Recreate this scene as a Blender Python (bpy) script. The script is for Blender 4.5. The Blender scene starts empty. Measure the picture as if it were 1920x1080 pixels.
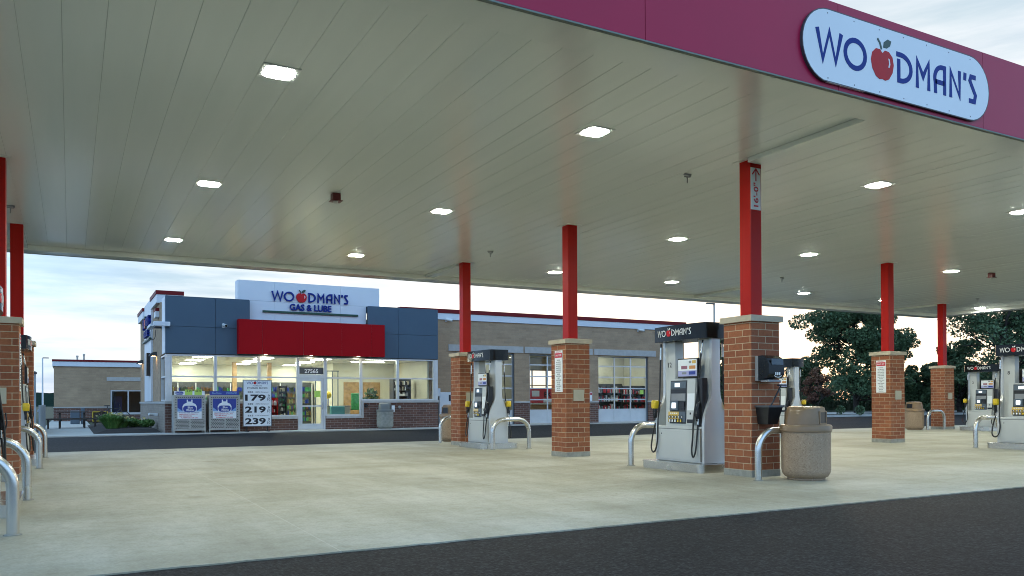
import bpy, bmesh, math, random
from mathutils import Vector, Matrix
random.seed(7)
SC = bpy.context.scene
COL = SC.collection
R = math.radians
V = Vector

# ------------------------------------------------------------------ materials
def newmat(name):
    m = bpy.data.materials.new(name); m.use_nodes = True
    nt = m.node_tree; b = nt.nodes['Principled BSDF']
    return m, nt, b
def N(nt, typ, **kw):
    n = nt.nodes.new(typ)
    for k, v in kw.items():
        if k in n.inputs: n.inputs[k].default_value = v
        else: setattr(n, k, v)
    return n
def pos(nt): return N(nt, 'ShaderNodeNewGeometry').outputs['Position']
def noise(nt, vec, scale, detail=4, rough=.6, sc3=None):
    if sc3:
        mp = N(nt, 'ShaderNodeMapping'); mp.inputs['Scale'].default_value = sc3
        nt.links.new(vec, mp.inputs['Vector']); vec = mp.outputs['Vector']
    n = N(nt, 'ShaderNodeTexNoise'); n.inputs['Scale'].default_value = scale
    n.inputs['Detail'].default_value = detail; n.inputs['Roughness'].default_value = rough
    nt.links.new(vec, n.inputs['Vector']); return n.outputs['Fac']
def ramp(nt, fac, stops):
    r = N(nt, 'ShaderNodeValToRGB'); e = r.color_ramp.elements
    while len(e) < len(stops): e.new(.5)
    for k, (p, c) in enumerate(stops):
        e[k].position = p; e[k].color = (*c, 1) if len(c) == 3 else c
    nt.links.new(fac, r.inputs['Fac']); return r.outputs['Color']
def mixc(nt, a, b, fac, mode='MIX'):
    n = N(nt, 'ShaderNodeMix', data_type='RGBA', blend_type=mode)
    for s, v in ((n.inputs[6], a), (n.inputs[7], b), (n.inputs[0], fac)):
        if hasattr(v, 'links') or isinstance(v, bpy.types.NodeSocket): nt.links.new(v, s)
        elif isinstance(v, (int, float)): s.default_value = v
        else: s.default_value = (*v, 1)
    return n.outputs[2]
def bump(nt, b, h, strength, dist=.01):
    n = N(nt, 'ShaderNodeBump'); n.inputs['Strength'].default_value = strength; n.inputs['Distance'].default_value = dist
    nt.links.new(h, n.inputs['Height']); nt.links.new(n.outputs['Normal'], b.inputs['Normal'])
def pbr(name, c, rough=.5, metal=0, var=.12, vs=3.0, spec=.5, bmp=0, bs=40, coat=0):
    m, nt, b = newmat(name)
    b.inputs['Roughness'].default_value = rough; b.inputs['Metallic'].default_value = metal
    b.inputs['Specular IOR Level'].default_value = spec
    if coat: b.inputs['Coat Weight'].default_value = coat; b.inputs['Coat Roughness'].default_value = .08
    p = pos(nt)
    f = noise(nt, p, vs, 5)
    lo = tuple(x*(1-var) for x in c); hi = tuple(min(1, x*(1+var)) for x in c)
    nt.links.new(ramp(nt, f, [(.3, lo), (.7, hi)]), b.inputs['Base Color'])
    mr = N(nt, 'ShaderNodeMapRange'); nt.links.new(f, mr.inputs['Value'])
    rv = .02 if metal > .3 and vs < 5 else .06
    mr.inputs['To Min'].default_value = max(.02, rough-rv); mr.inputs['To Max'].default_value = min(1, rough+rv)
    nt.links.new(mr.outputs['Result'], b.inputs['Roughness'])
    if bmp: bump(nt, b, noise(nt, p, bs, 3), bmp)
    return m
def emit(name, c, s, cam_c=None):
    m, nt, b = newmat(name)
    b.inputs['Base Color'].default_value = (.8, .8, .8, 1)
    b.inputs['Emission Color'].default_value = (*c, 1); b.inputs['Emission Strength'].default_value = s
    return m
def wallvec(nt):
    g = N(nt, 'ShaderNodeNewGeometry')
    sp = N(nt, 'ShaderNodeSeparateXYZ'); nt.links.new(g.outputs['Position'], sp.inputs[0])
    sn = N(nt, 'ShaderNodeSeparateXYZ'); nt.links.new(g.outputs['True Normal'], sn.inputs[0])
    ab = N(nt, 'ShaderNodeMath', operation='ABSOLUTE'); nt.links.new(sn.outputs['X'], ab.inputs[0])
    gt = N(nt, 'ShaderNodeMath', operation='GREATER_THAN'); nt.links.new(ab.outputs[0], gt.inputs[0]); gt.inputs[1].default_value = .5
    mx = N(nt, 'ShaderNodeMix', data_type='FLOAT'); nt.links.new(gt.outputs[0], mx.inputs[0])
    nt.links.new(sp.outputs['X'], mx.inputs[2]); nt.links.new(sp.outputs['Y'], mx.inputs[3])
    cb = N(nt, 'ShaderNodeCombineXYZ'); nt.links.new(mx.outputs[0], cb.inputs['X']); nt.links.new(sp.outputs['Z'], cb.inputs['Y'])
    return cb.outputs[0], g.outputs['Position']
def brick(name, c1, c2, mortar, bw=.305, rh=.1016, ms=.006, var=.25, bst=.6):
    m, nt, b = newmat(name)
    v, p = wallvec(nt)
    t = N(nt, 'ShaderNodeTexBrick'); nt.links.new(v, t.inputs['Vector'])
    t.inputs['Scale'].default_value = 1; t.inputs['Brick Width'].default_value = bw; t.inputs['Row Height'].default_value = rh
    t.inputs['Mortar Size'].default_value = ms; t.inputs['Mortar Smooth'].default_value = .15; t.inputs['Bias'].default_value = 0
    t.inputs['Color1'].default_value = (*c1, 1); t.inputs['Color2'].default_value = (*c2, 1); t.inputs['Mortar'].default_value = (*mortar, 1)
    f = noise(nt, p, 18, 5, .7)
    g = ramp(nt, f, [(.25, (1-var,)*3), (.75, (1+var*.3,)*3)])
    f2 = noise(nt, p, 1.3, 3)
    g2 = ramp(nt, f2, [(.3, (.85,)*3), (.7, (1.05,)*3)])
    c = mixc(nt, mixc(nt, t.outputs['Color'], g, 1.0, 'MULTIPLY'), g2, 1.0, 'MULTIPLY')
    nt.links.new(c, b.inputs['Base Color']); b.inputs['Roughness'].default_value = .85
    b.inputs['Specular IOR Level'].default_value = .3
    inv = N(nt, 'ShaderNodeMath', operation='SUBTRACT'); inv.inputs[0].default_value = 1; nt.links.new(t.outputs['Fac'], inv.inputs[1])
    ad = N(nt, 'ShaderNodeMath', operation='MULTIPLY_ADD'); nt.links.new(f, ad.inputs[0]); ad.inputs[1].default_value = .35; nt.links.new(inv.outputs[0], ad.inputs[2])
    bump(nt, b, ad.outputs[0], bst, .008)
    return m
def glass(name, tint=(.9, .95, .93), refl=1.0):
    m = bpy.data.materials.new(name); m.use_nodes = True; nt = m.node_tree; nt.nodes.clear()
    o = N(nt, 'ShaderNodeOutputMaterial'); mx = N(nt, 'ShaderNodeMixShader')
    tr = N(nt, 'ShaderNodeBsdfTransparent'); tr.inputs[0].default_value = (*tint, 1)
    gl = N(nt, 'ShaderNodeBsdfGlossy'); gl.inputs['Roughness'].default_value = .015
    fr = N(nt, 'ShaderNodeFresnel'); fr.inputs['IOR'].default_value = 1.5
    mu = N(nt, 'ShaderNodeMath', operation='MULTIPLY'); mu.inputs[1].default_value = refl; mu.use_clamp = True
    nt.links.new(fr.outputs[0], mu.inputs[0]); nt.links.new(mu.outputs[0], mx.inputs[0])
    nt.links.new(tr.outputs[0], mx.inputs[1]); nt.links.new(gl.outputs[0], mx.inputs[2]); nt.links.new(mx.outputs[0], o.inputs[0])
    return m

M = {}
M['brick'] = brick('pillar_brick', (.40, .145, .066), (.29, .098, .050), (.56, .45, .30), ms=.0055)
M['brick_tan'] = brick('tan_brick', (.48, .335, .21), (.40, .275, .175), (.43, .32, .215), bw=.41, rh=.1016, ms=.006, var=.15, bst=.3)
M['brick_dark'] = brick('dark_brick', (.19, .095, .068), (.135, .070, .055), (.36, .31, .27), var=.2)
M['cmu'] = brick('split_block', (.40, .33, .265), (.35, .29, .235), (.27, .23, .19), bw=.41, rh=.1016, var=.2)
M['cap'] = pbr('cast_stone', (.50, .43, .32), .8, var=.1, vs=6, bmp=.15, bs=90)
M['sill'] = pbr('sill_stone', (.45, .43, .40), .8, var=.1, vs=6, bmp=.1, bs=90)
M['plinth'] = pbr('plinth_concrete', (.30, .30, .26), .85, var=.2, vs=9, bmp=.2, bs=60)
M['red'] = pbr('red_paint', (.44, .012, .007), .38, var=.08, vs=.8, spec=.16)
M['red_fascia'] = pbr('red_fascia_panel', (.45, .012, .060), .42, var=.06, vs=.7, spec=.3)
M['red_acm'] = pbr('red_cladding', (.40, .006, .010), .55, var=.05, vs=.7, spec=.08)
M['blue_acm'] = pbr('slate_blue_cladding', (.074, .118, .162), .5, var=.06, vs=.6, spec=.25)
M['white_acm'] = pbr('white_cladding', (.66, .70, .74), .4, var=.04, vs=.6)
M['white'] = pbr('white_paint', (.76, .77, .75), .4, var=.05)
M['sign_white'] = pbr('sign_face', (.84, .86, .86), .35, var=.03, vs=.9)
M['alum'] = pbr('aluminium_frame', (.60, .62, .63), .38, metal=.35, var=.06)
M['steel'] = pbr('stainless_steel', (.60, .59, .55), .27, metal=1, var=.03, vs=2)
M['galv'] = pbr('galvanised_steel', (.42, .42, .39), .5, metal=.5, var=.15, vs=10)
M['pump_white'] = pbr('pump_panel', (.56, .57, .54), .38, metal=.1, var=.03, vs=1.5)
M['pump_silver'] = pbr('pump_silver', (.60, .61, .60), .36, metal=.55, var=.03, vs=1.5)
M['black'] = pbr('black_plastic', (.014, .014, .015), .35, var=.2, vs=12)
M['black_gloss'] = pbr('black_gloss', (.008, .009, .009), .16, var=.1, spec=.22)
M['rubber'] = pbr('black_rubber', (.012, .012, .012), .5, var=.2, vs=20)
M['dark_grey'] = pbr('dark_grey_plastic', (.06, .065, .07), .45, var=.1)
M['slate'] = pbr('bluegrey_plastic', (.09, .12, .15), .4, var=.1)
M['mid_grey'] = pbr('grey_plastic', (.25, .26, .27), .45, var=.08)
M['yellow'] = pbr('yellow_plastic', (.72, .50, .02), .4, var=.1, vs=20)
M['gold'] = pbr('grade_yellow', (.70, .46, .10), .45, var=.06)
M['navy'] = pbr('navy_letter', (.010, .028, .22), .5, var=.05, spec=.15)
M['blue_letter'] = pbr('blue_letter', (.012, .04, .24), .5, var=.05, spec=.15)
M['ink'] = pbr('black_ink', (.012, .012, .018), .5, var=.1)
M['white_letter'] = pbr('white_letter', (.80, .80, .78), .4, var=.03)
M['apple'] = pbr('apple_red', (.55, .010, .015), .4, var=.08, vs=9, spec=.2)
M['green_bar'] = pbr('dark_green', (.008, .06, .035), .4, var=.1)
M['beige'] = pbr('beige_plate', (.46, .42, .31), .55, var=.06)
M['lid'] = pbr('brown_lid_plastic', (.22, .14, .072), .33, var=.08, vs=5)
M['grey_lid'] = pbr('grey_lid_plastic', (.16, .165, .15), .45, var=.08, vs=5)
M['soft_white'] = pbr('ceiling_white', (.70, .70, .66), .6, var=.03)
M['cream'] = pbr('cream_wall', (.62, .61, .50), .7, var=.05, vs=1)
M['wood'] = pbr('tan_wood', (.38, .24, .11), .5, var=.25, vs=6)
M['dark_wood'] = pbr('weathered_wood', (.055, .04, .03), .75, var=.3, vs=14, bmp=.2)
M['teal'] = pbr('teal_plastic', (.10, .36, .38), .5, var=.08)
M['fence'] = pbr('bluegrey_slat', (.32, .38, .43), .5, var=.15, vs=2)
M['mulch'] = pbr('dark_mulch', (.022, .017, .014), .95, var=.5, vs=30, bmp=.8, bs=25)
M['bark'] = pbr('bark', (.035, .028, .022), .95, var=.4, vs=9, bmp=.5, bs=25)
M['lime'] = pbr('lime_tag', (.50, .72, .12), .5, var=.04)
M['poster_blue'] = pbr('poster_blue', (.025, .05, .30), .3, var=.05)
M['poster_sky'] = pbr('poster_pale_blue', (.22, .40, .66), .3, var=.05)
M['red_ink'] = pbr('red_ink', (.55, .03, .05), .45, var=.06)
M['orange'] = pbr('orange_plastic', (.62, .27, .08), .5, var=.1)
M['green'] = pbr('green_goods', (.03, .22, .07), .5, var=.3, vs=12)
M['bottle'] = pbr('dark_bottle', (.02, .035, .02), .3, var=.3, vs=12)
M['bottle_amber'] = pbr('amber_bottle', (.12, .06, .015), .3, var=.3, vs=12)
M['olive'] = pbr('olive_label', (.16, .18, .06), .5, var=.3, vs=12)
M['red_dull'] = pbr('dull_red_print', (.32, .12, .16), .4, var=.05)
M['bronze'] = pbr('bronze_trim', (.16, .11, .06), .3, metal=.6, var=.03, vs=1.5)
M['detector_red'] = pbr('dark_red_box', (.10, .004, .004), .4, var=.05)
M['trim'] = pbr('dull_trim', (.20, .23, .20), .6, var=.08)
M['coping'] = pbr('maroon_coping', (.17, .012, .014), .5, var=.06, spec=.15)
M['purple'] = pbr('poster_violet', (.42, .42, .66), .35, var=.08, vs=6)
M['glass'] = glass('window_glass')
M['glass_dark'] = glass('tinted_glass', (.55, .65, .62), 1.6)

# soffit: satin white painted deck panels
def m_soffit():
    m, nt, b = newmat('canopy_deck_panel'); p = pos(nt)
    f = noise(nt, p, .5, 3, sc3=(6, .35, 1))
    nt.links.new(ramp(nt, f, [(.3, (.77, .81, .77)), (.7, (.82, .85, .81))]), b.inputs['Base Color'])
    b.inputs['Roughness'].default_value = .22; b.inputs['Specular IOR Level'].default_value = .5
    b.inputs['Coat Weight'].default_value = .35; b.inputs['Coat Roughness'].default_value = .12
    h = noise(nt, p, 1, 2, sc3=(2.6, .25, 1)); bump(nt, b, h, .10, .02)
    return m
M['soffit'] = m_soffit()
def m_concrete():
    m, nt, b = newmat('concrete_slab'); p = pos(nt)
    f1 = noise(nt, p, .35, 6, .65); f2 = noise(nt, p, 1.0, 6, .7, sc3=(.9, .22, 1)); f3 = noise(nt, p, 40, 3)
    f4 = noise(nt, p, .55, 4, .55, sc3=(.35, 1.6, 1))
    c = ramp(nt, f1, [(.28, (.35, .325, .235)), (.5, (.42, .40, .315)), (.72, (.49, .48, .41))])
    c = mixc(nt, c, ramp(nt, f2, [(.33, (.66, .65, .58)), (.6, (1.06, 1.07, 1.07))]), .8, 'MULTIPLY')
    c = mixc(nt, c, ramp(nt, f4, [(.36, (.72, .71, .65)), (.54, (1.03, 1.03, 1.03))]), .5, 'MULTIPLY')
    c = mixc(nt, c, ramp(nt, f3, [(.3, (.84,)*3), (.7, (1.08,)*3)]), 1.0, 'MULTIPLY')
    f6 = noise(nt, p, 9, 5, .7); c = mixc(nt, c, ramp(nt, f6, [(.30, (.84, .83, .80)), (.5, (1, 1, 1)), (.75, (1.08, 1.08, 1.08))]), 1.0, 'MULTIPLY')
    v2 = N(nt, 'ShaderNodeTexVoronoi'); v2.inputs['Scale'].default_value = 1.9; nt.links.new(p, v2.inputs['Vector'])
    c = mixc(nt, c, ramp(nt, v2.outputs['Distance'], [(.012, (.35, .33, .28)), (.035, (1, 1, 1))]), .7, 'MULTIPLY')
    # oil drips and stains: sparse voronoi spots
    vo = N(nt, 'ShaderNodeTexVoronoi'); vo.inputs['Scale'].default_value = .55; nt.links.new(p, vo.inputs['Vector'])
    c = mixc(nt, c, ramp(nt, vo.outputs['Distance'], [(.02, (.55, .52, .44)), (.13, (1, 1, 1))]), .55, 'MULTIPLY')
    # pale saw-cut joints
    s = N(nt, 'ShaderNodeSeparateXYZ'); nt.links.new(p, s.inputs[0])
    def joint(o, period, off, w):
        a = N(nt, 'ShaderNodeMath', operation='ADD'); nt.links.new(o, a.inputs[0]); a.inputs[1].default_value = -off+period*100
        md = N(nt, 'ShaderNodeMath', operation='MODULO'); nt.links.new(a.outputs[0], md.inputs[0]); md.inputs[1].default_value = period
        lt = N(nt, 'ShaderNodeMath', operation='LESS_THAN'); nt.links.new(md.outputs[0], lt.inputs[0]); lt.inputs[1].default_value = w
        return lt.outputs[0]
    c = mixc(nt, c, (.60, .58, .50), mixf(nt, joint(s.outputs['X'], 5.13, 1.85, .011), .32))
    c = mixc(nt, c, (.30, .28, .23), mixf(nt, joint(s.outputs['Y'], 5.2, 11.85, .012), .45))
    nt.links.new(c, b.inputs['Base Color'])
    mr = N(nt, 'ShaderNodeMapRange'); nt.links.new(f2, mr.inputs['Value']); mr.inputs['To Min'].default_value = .5; mr.inputs['To Max'].default_value = .8
    nt.links.new(mr.outputs['Result'], b.inputs['Roughness'])
    bump(nt, b, f3, .12, .004)
    return m
def mixf(nt, s, k):
    n = N(nt, 'ShaderNodeMath', operation='MULTIPLY'); nt.links.new(s, n.inputs[0]); n.inputs[1].default_value = k; return n.outputs[0]
M['concrete'] = m_concrete()
M['walk'] = pbr('pale_concrete', (.46, .45, .41), .8, var=.12, vs=2.2, bmp=.1, bs=60)
def m_asphalt():
    m, nt, b = newmat('asphalt'); p = pos(nt)
    f = noise(nt, p, 34, 2, .75); f2 = noise(nt, p, .5, 5); f4 = noise(nt, p, .16, 3, .5, sc3=(.4, 1, 1))
    v = N(nt, 'ShaderNodeTexVoronoi'); v.inputs['Scale'].default_value = 48; nt.links.new(p, v.inputs['Vector'])
    c = ramp(nt, f, [(.36, (.003, .0033, .0037)), (.52, (.014, .015, .0165)), (.68, (.042, .045, .049))])
    c = mixc(nt, c, ramp(nt, v.outputs['Distance'], [(.05, (1.8, 1.8, 1.8)), (.3, (.85, .85, .85))]), .8, 'MULTIPLY')
    c = mixc(nt, c, ramp(nt, f2, [(.3, (.78,)*3), (.7, (1.2,)*3)]), 1.0, 'MULTIPLY')
    c = mixc(nt, c, ramp(nt, f4, [(.35, (.8,)*3), (.65, (1.15,)*3)]), 1.0, 'MULTIPLY')
    nt.links.new(c, b.inputs['Base Color'])
    b.inputs['Roughness'].default_value = .75; b.inputs['Specular IOR Level'].default_value = .16
    ad = N(nt, 'ShaderNodeMath', operation='SUBTRACT'); nt.links.new(f, ad.inputs[0]); nt.links.new(v.outputs['Distance'], ad.inputs[1])
    bump(nt, b, ad.outputs[0], .7, .006)
    return m
M['asphalt'] = m_asphalt()
M['ground'] = pbr('dry_grass_ground', (.06, .07, .035), .95, var=.4, vs=1.5, bmp=.5, bs=12)
def m_aggregate():
    m, nt, b = newmat('exposed_aggregate'); p = pos(nt)
    v = N(nt, 'ShaderNodeTexVoronoi'); v.inputs['Scale'].default_value = 82; nt.links.new(p, v.inputs['Vector'])
    c = mixc(nt, ramp(nt, v.outputs['Color'], [(.15, (.16, .10, .06)), (.5, (.37, .255, .165)), (.85, (.54, .41, .29))]), (.36, .255, .165), ramp(nt, v.outputs['Distance'], [(.3, (0, 0, 0)), (.6, (1, 1, 1))]))
    nt.links.new(c, b.inputs['Base Color']); b.inputs['Roughness'].default_value = .8
    bump(nt, b, v.outputs['Distance'], .35, .004)
    return m
M['aggregate'] = m_aggregate()
def m_leaf(name, a, b_, c_):
    m, nt, b = newmat(name); p = pos(nt)
    oi = N(nt, 'ShaderNodeTexWhiteNoise'); 
    g = N(nt, 'ShaderNodeNewGeometry')
    f = noise(nt, p, .9, 3)
    rp = N(nt, 'ShaderNodeMath', operation='MULTIPLY_ADD'); nt.links.new(g.outputs['Random Per Island'], rp.inputs[0]); rp.inputs[1].default_value = .5
    mm = N(nt, 'ShaderNodeMath', operation='MULTIPLY'); nt.links.new(f, mm.inputs[0]); mm.inputs[1].default_value = .6
    nt.links.new(mm.outputs[0], rp.inputs[2])
    nt.links.new(ramp(nt, rp.outputs[0], [(.2, a), (.5, b_), (.8, c_)]), b.inputs['Base Color'])
    b.inputs['Roughness'].default_value = .6; b.inputs['Specular IOR Level'].default_value = .3
    b.inputs['Transmission Weight'].default_value = 0
    b.inputs['Subsurface Weight'].default_value = 0
    nt.nodes.remove(oi)
    return m
M['leaf'] = m_leaf('dark_foliage', (.042, .076, .036), (.072, .122, .056), (.115, .175, .075))
M['leaf2'] = m_leaf('olive_foliage', (.04, .065, .03), (.07, .105, .048), (.11, .15, .065))
M['leaf_red'] = m_leaf('russet_foliage', (.10, .045, .03), (.17, .07, .045), (.22, .12, .06))
M['leaf_shrub'] = m_leaf('shrub_foliage', (.05, .115, .025), (.085, .19, .04), (.16, .27, .08))
M['hill'] = m_hill = m_leaf('far_woods', (.010, .022, .018), (.018, .034, .026), (.028, .048, .036))
m_hill.node_tree.nodes['Principled BSDF'].inputs['Specular IOR Level'].default_value = 0
M['grass'] = m_leaf('tall_grass', (.03, .05, .02), (.05, .065, .03), (.09, .09, .05))
M['petal'] = pbr('pale_petal', (.75, .65, .25), .6, var=.1)
M['led'] = emit('led_lens', (.97, 1.0, .88), 93)
M['troffer'] = emit('troffer_lens', (.98, 1.0, .86), 9)
M['soffit_led'] = emit('soffit_downlight', (1.0, .86, .62), 20)
M['sconce_led'] = emit('sconce_lens', (1.0, .72, .38), 14)
M['lcd'] = emit('lcd_glow', (.80, .90, 1.0), 1.0)
M['lcd_dim'] = emit('lcd_dim_glow', (.62, .80, .95), .38)
M['cooler_lamp'] = emit('cooler_tube', (.85, 1.0, .80), 5)

# ------------------------------------------------------------------ geometry
class MB:
    def __init__(s): s.v = []; s.f = []; s.mi = []; s.cm = 0
    def quad(s, *pts):
        n = len(s.v); s.v += [tuple(p) for p in pts]; s.f.append(tuple(range(n, n+len(pts)))); s.mi.append(s.cm)
    def raw(s, vs, fs):
        n = len(s.v); s.v += [tuple(p) for p in vs]
        for f in fs: s.f.append(tuple(i+n for i in f)); s.mi.append(s.cm)
    def box(s, x0, x1, y0, y1, z0, z1, ch=0):
        if x0 > x1: x0, x1 = x1, x0
        if y0 > y1: y0, y1 = y1, y0
        if not ch:
            s.raw([(x0, y0, z0), (x1, y0, z0), (x1, y1, z0), (x0, y1, z0), (x0, y0, z1), (x1, y0, z1), (x1, y1, z1), (x0, y1, z1)],
                  [(0, 3, 2, 1), (4, 5, 6, 7), (0, 1, 5, 4), (1, 2, 6, 5), (2, 3, 7, 6), (3, 0, 4, 7)])
        else:
            bm = bmesh.new(); bmesh.ops.create_cube(bm, size=1)
            for v in bm.verts: v.co = V(((x0+x1)/2+v.co.x*(x1-x0), (y0+y1)/2+v.co.y*(y1-y0), (z0+z1)/2+v.co.z*(z1-z0)))
            bmesh.ops.bevel(bm, geom=bm.edges[:], offset=ch, segments=2, affect='EDGES', profile=.5)
            s.bm(bm)
        return s
    def bm(s, bm, mat=None):
        bm.verts.index_update()
        vs = [(mat @ v.co if mat else v.co.copy()) for v in bm.verts]
        s.raw(vs, [[v.index for v in f.verts] for f in bm.faces]); bm.free()
    def tube(s, pts, r, seg=10, cap=True, r2=None):
        pts = [V(p) for p in pts]; n = len(pts); rings = []; up = None
        for i, p in enumerate(pts):
            t = (pts[min(i+1, n-1)]-pts[max(i-1, 0)]).normalized()
            if up is None:
                up = V((0, 0, 1)) if abs(t.z) < .9 else V((1, 0, 0))
            a = t.cross(up)
            if a.length < 1e-5: a = t.cross(V((0, 1, 0)))
            a.normalize(); up = a.cross(t).normalized()
            rr = r if r2 is None else r+(r2-r)*i/(n-1)
            rings.append([p+(a*math.cos(2*math.pi*k/seg)+up*math.sin(2*math.pi*k/seg))*rr for k in range(seg)])
        vs = [v for rg in rings for v in rg]; fs = []
        for i in range(n-1):
            for k in range(seg):
                k2 = (k+1) % seg; fs.append((i*seg+k, i*seg+k2, (i+1)*seg+k2, (i+1)*seg+k))
        if cap: fs.append(tuple(range(seg-1, -1, -1))); fs.append(tuple((n-1)*seg+k for k in range(seg)))
        s.raw(vs, fs); return s
    def lathe(s, prof, cx=0, cy=0, seg=32, fn=None):
        vs = []; fs = []; n = len(prof)
        for (r, z) in prof:
            for k in range(seg):
                a = 2*math.pi*k/seg; x, y = r*math.cos(a), r*math.sin(a)
                if fn: x, y, z2 = fn(x, y, z)
                else: z2 = z
                vs.append((cx+x, cy+y, z2))
        for i in range(n-1):
            for k in range(seg):
                k2 = (k+1) % seg; fs.append((i*seg+k, i*seg+k2, (i+1)*seg+k2, (i+1)*seg+k))
        fs.append(tuple(range(seg-1, -1, -1))); fs.append(tuple((n-1)*seg+k for k in range(seg)))
        s.raw(vs, fs); return s
    def prism(s, poly, mat, d):   # 2-D outline in a frame (mat), extruded to +normal by d
        n = len(poly)
        a = sum(poly[i][0]*poly[(i+1) % n][1]-poly[(i+1) % n][0]*poly[i][1] for i in range(n))
        if a < 0: poly = poly[::-1]
        vs = [mat @ V((x, y, 0)) for x, y in poly]+[mat @ V((x, y, d)) for x, y in poly]
        fs = [tuple(range(n-1, -1, -1)), tuple(range(n, 2*n))]+[(i, (i+1) % n, n+(i+1) % n, n+i) for i in range(n)]
        s.raw(vs, fs); return s
    def ribbon(s, line, w, mat, d, closed=False):   # thick stroke following a 2-D line
        n = len(line); L = []; Rr = []
        for i in range(n):
            p = V(line[i])
            a = V(line[i-1]) if (i > 0 or closed) else None
            b = V(line[(i+1) % n]) if (i < n-1 or closed) else None
            d1 = (p-a).normalized() if a is not None else None
            d2 = (b-p).normalized() if b is not None else None
            if d1 is None: d1 = d2
            if d2 is None: d2 = d1
            n1 = V((-d1.y, d1.x)); n2 = V((-d2.y, d2.x)); m = n1+n2
            m = m/max(.35, m.length_squared)*2 if m.length > 1e-4 else n1
            if m.length > 1.9: m = m.normalized()*1.9
            L.append(p+m*w/2); Rr.append(p-m*w/2)
        vs = []
        for z in (0, d): vs += [mat @ V((q.x, q.y, z)) for q in L]+[mat @ V((q.x, q.y, z)) for q in Rr]
        fs = []; o = 2*n
        for i in range(n if closed else n-1):
            j = (i+1) % n
            fs += [(o+i, o+n+i, o+n+j, o+j), (i, j, n+j, n+i), (i, o+i, o+j, j), (n+i, n+j, o+n+j, o+n+i)]
        if not closed: fs += [(0, n, o+n, o), (n-1, o+n-1, o+2*n-1, 2*n-1)]
        s.raw(vs, fs); return s
    def text(s, txt, mat, h=None, w=None, d=.004, bold=0, sx=1.0, align='C'):
        cu = bpy.data.curves.new('t', 'FONT'); cu.body = txt; cu.size = 1; cu.offset = bold; cu.extrude = .001; cu.resolution_u = 3
        o = bpy.data.objects.new('t', cu); COL.objects.link(o)
        bpy.context.view_layer.update()
        me = bpy.data.meshes.new_from_object(o.evaluated_get(bpy.context.evaluated_depsgraph_get()))
        xs = [v.co.x for v in me.vertices]; ys = [v.co.y for v in me.vertices]
        x0, x1, y0, y1 = min(xs), max(xs), min(ys), max(ys)
        k = (h/(y1-y0)) if h else (w/(x1-x0)); kx = (w/(x1-x0)) if (w and h) else k*sx
        cx = {'C': (x0+x1)/2, 'L': x0, 'R': x1}[align]
        vs = [mat @ V(((v.co.x-cx)*kx, (v.co.y-(y0+y1)/2)*k, d if v.co.z > 0 else 0)) for v in me.vertices]
        s.raw(vs, [list(p.vertices) for p in me.polygons])
        bpy.data.objects.remove(o); bpy.data.curves.remove(cu); bpy.data.meshes.remove(me)
        return s
    def build(s, name, mats, parent=None, smooth=False, off=None):
        if not isinstance(mats, (list, tuple)): mats = [mats]
        o0 = off if off is not None else (parent.get('_o', (0, 0, 0)) if parent else (0, 0, 0))
        me = bpy.data.meshes.new(name)
        me.from_pydata([(x-o0[0], y-o0[1], z-o0[2]) for x, y, z in s.v], [], s.f)
        for m in mats: me.materials.append(m)
        me.polygons.foreach_set('material_index', s.mi)
        if smooth is not False:
            me.polygons.foreach_set('use_smooth', [True]*len(me.polygons))
            if smooth is not True:
                me.update()
                try: me.set_sharp_from_angle(angle=R(smooth))
                except Exception: pass
        me.update()
        o = bpy.data.objects.new(name, me); COL.objects.link(o)
        if parent: o.parent = parent
        elif off is not None: o.location = off
        return o
OFFS = {}
def thing(name, label, cat, loc=(0, 0, 0), rz=0, group=None, world=False):
    o = bpy.data.objects.new(name, None); COL.objects.link(o); o.location = loc; o.rotation_euler = (0, 0, rz); o.empty_display_size = .2
    o['label'] = label; o['category'] = cat
    if group: o['group'] = group
    if world: OFFS[o.name] = tuple(loc)
    return o
def part(parent, name, mb, mats, smooth=False, label=None):
    root = parent
    while root.parent: root = root.parent
    o = mb.build(name, mats, None, smooth, off=None)
    off = OFFS.get(root.name)
    if off: o.data.transform(Matrix.Translation(-V(off)))
    o.parent = parent
    if label: o['label'] = label
    return o
def solo(name, mb, mats, label, cat, loc, smooth=False, group=None):   # one-mesh thing, world coords in mb
    o = mb.build(name, mats, None, smooth, off=loc)
    o['label'] = label; o['category'] = cat
    if group: o['group'] = group
    return o
def struct(name, mb, mats, kind='structure', smooth=False):
    o = mb.build(name, mats, None, smooth); o['kind'] = kind; return o
def dup(root, loc, rz=0, label=None, group=None):
    r = root.copy(); COL.objects.link(r); r.location = loc; r.rotation_euler = (0, 0, rz)
    if label: r['label'] = label
    if group: r['group'] = group
    def rec(a, b):
        for ch in list(a.children):
            c = ch.copy(); COL.objects.link(c); c.parent = b; rec(ch, c)
    rec(root, r)
    return r
def frame(o, right, up):
    r = V(right).normalized(); u = V(up).normalized(); n = r.cross(u)
    return Matrix(((r.x, u.x, n.x, o[0]), (r.y, u.y, n.y, o[1]), (r.z, u.z, n.z, o[2]), (0, 0, 0, 1)))
FRONT = lambda x, y, z: frame((x, y, z), (1, 0, 0), (0, 0, 1))      # faces -Y
LEFTF = lambda x, y, z: frame((x, y, z), (0, -1, 0), (0, 0, 1))     # faces -X
RIGHTF = lambda x, y, z: frame((x, y, z), (0, 1, 0), (0, 0, 1))     # faces +X
def arc(cx, cy, rx, ry, a0, a1, n=12):
    return [(cx+rx*math.cos(R(a0+(a1-a0)*k/n)), cy+ry*math.sin(R(a0+(a1-a0)*k/n))) for k in range(n+1)]

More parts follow.
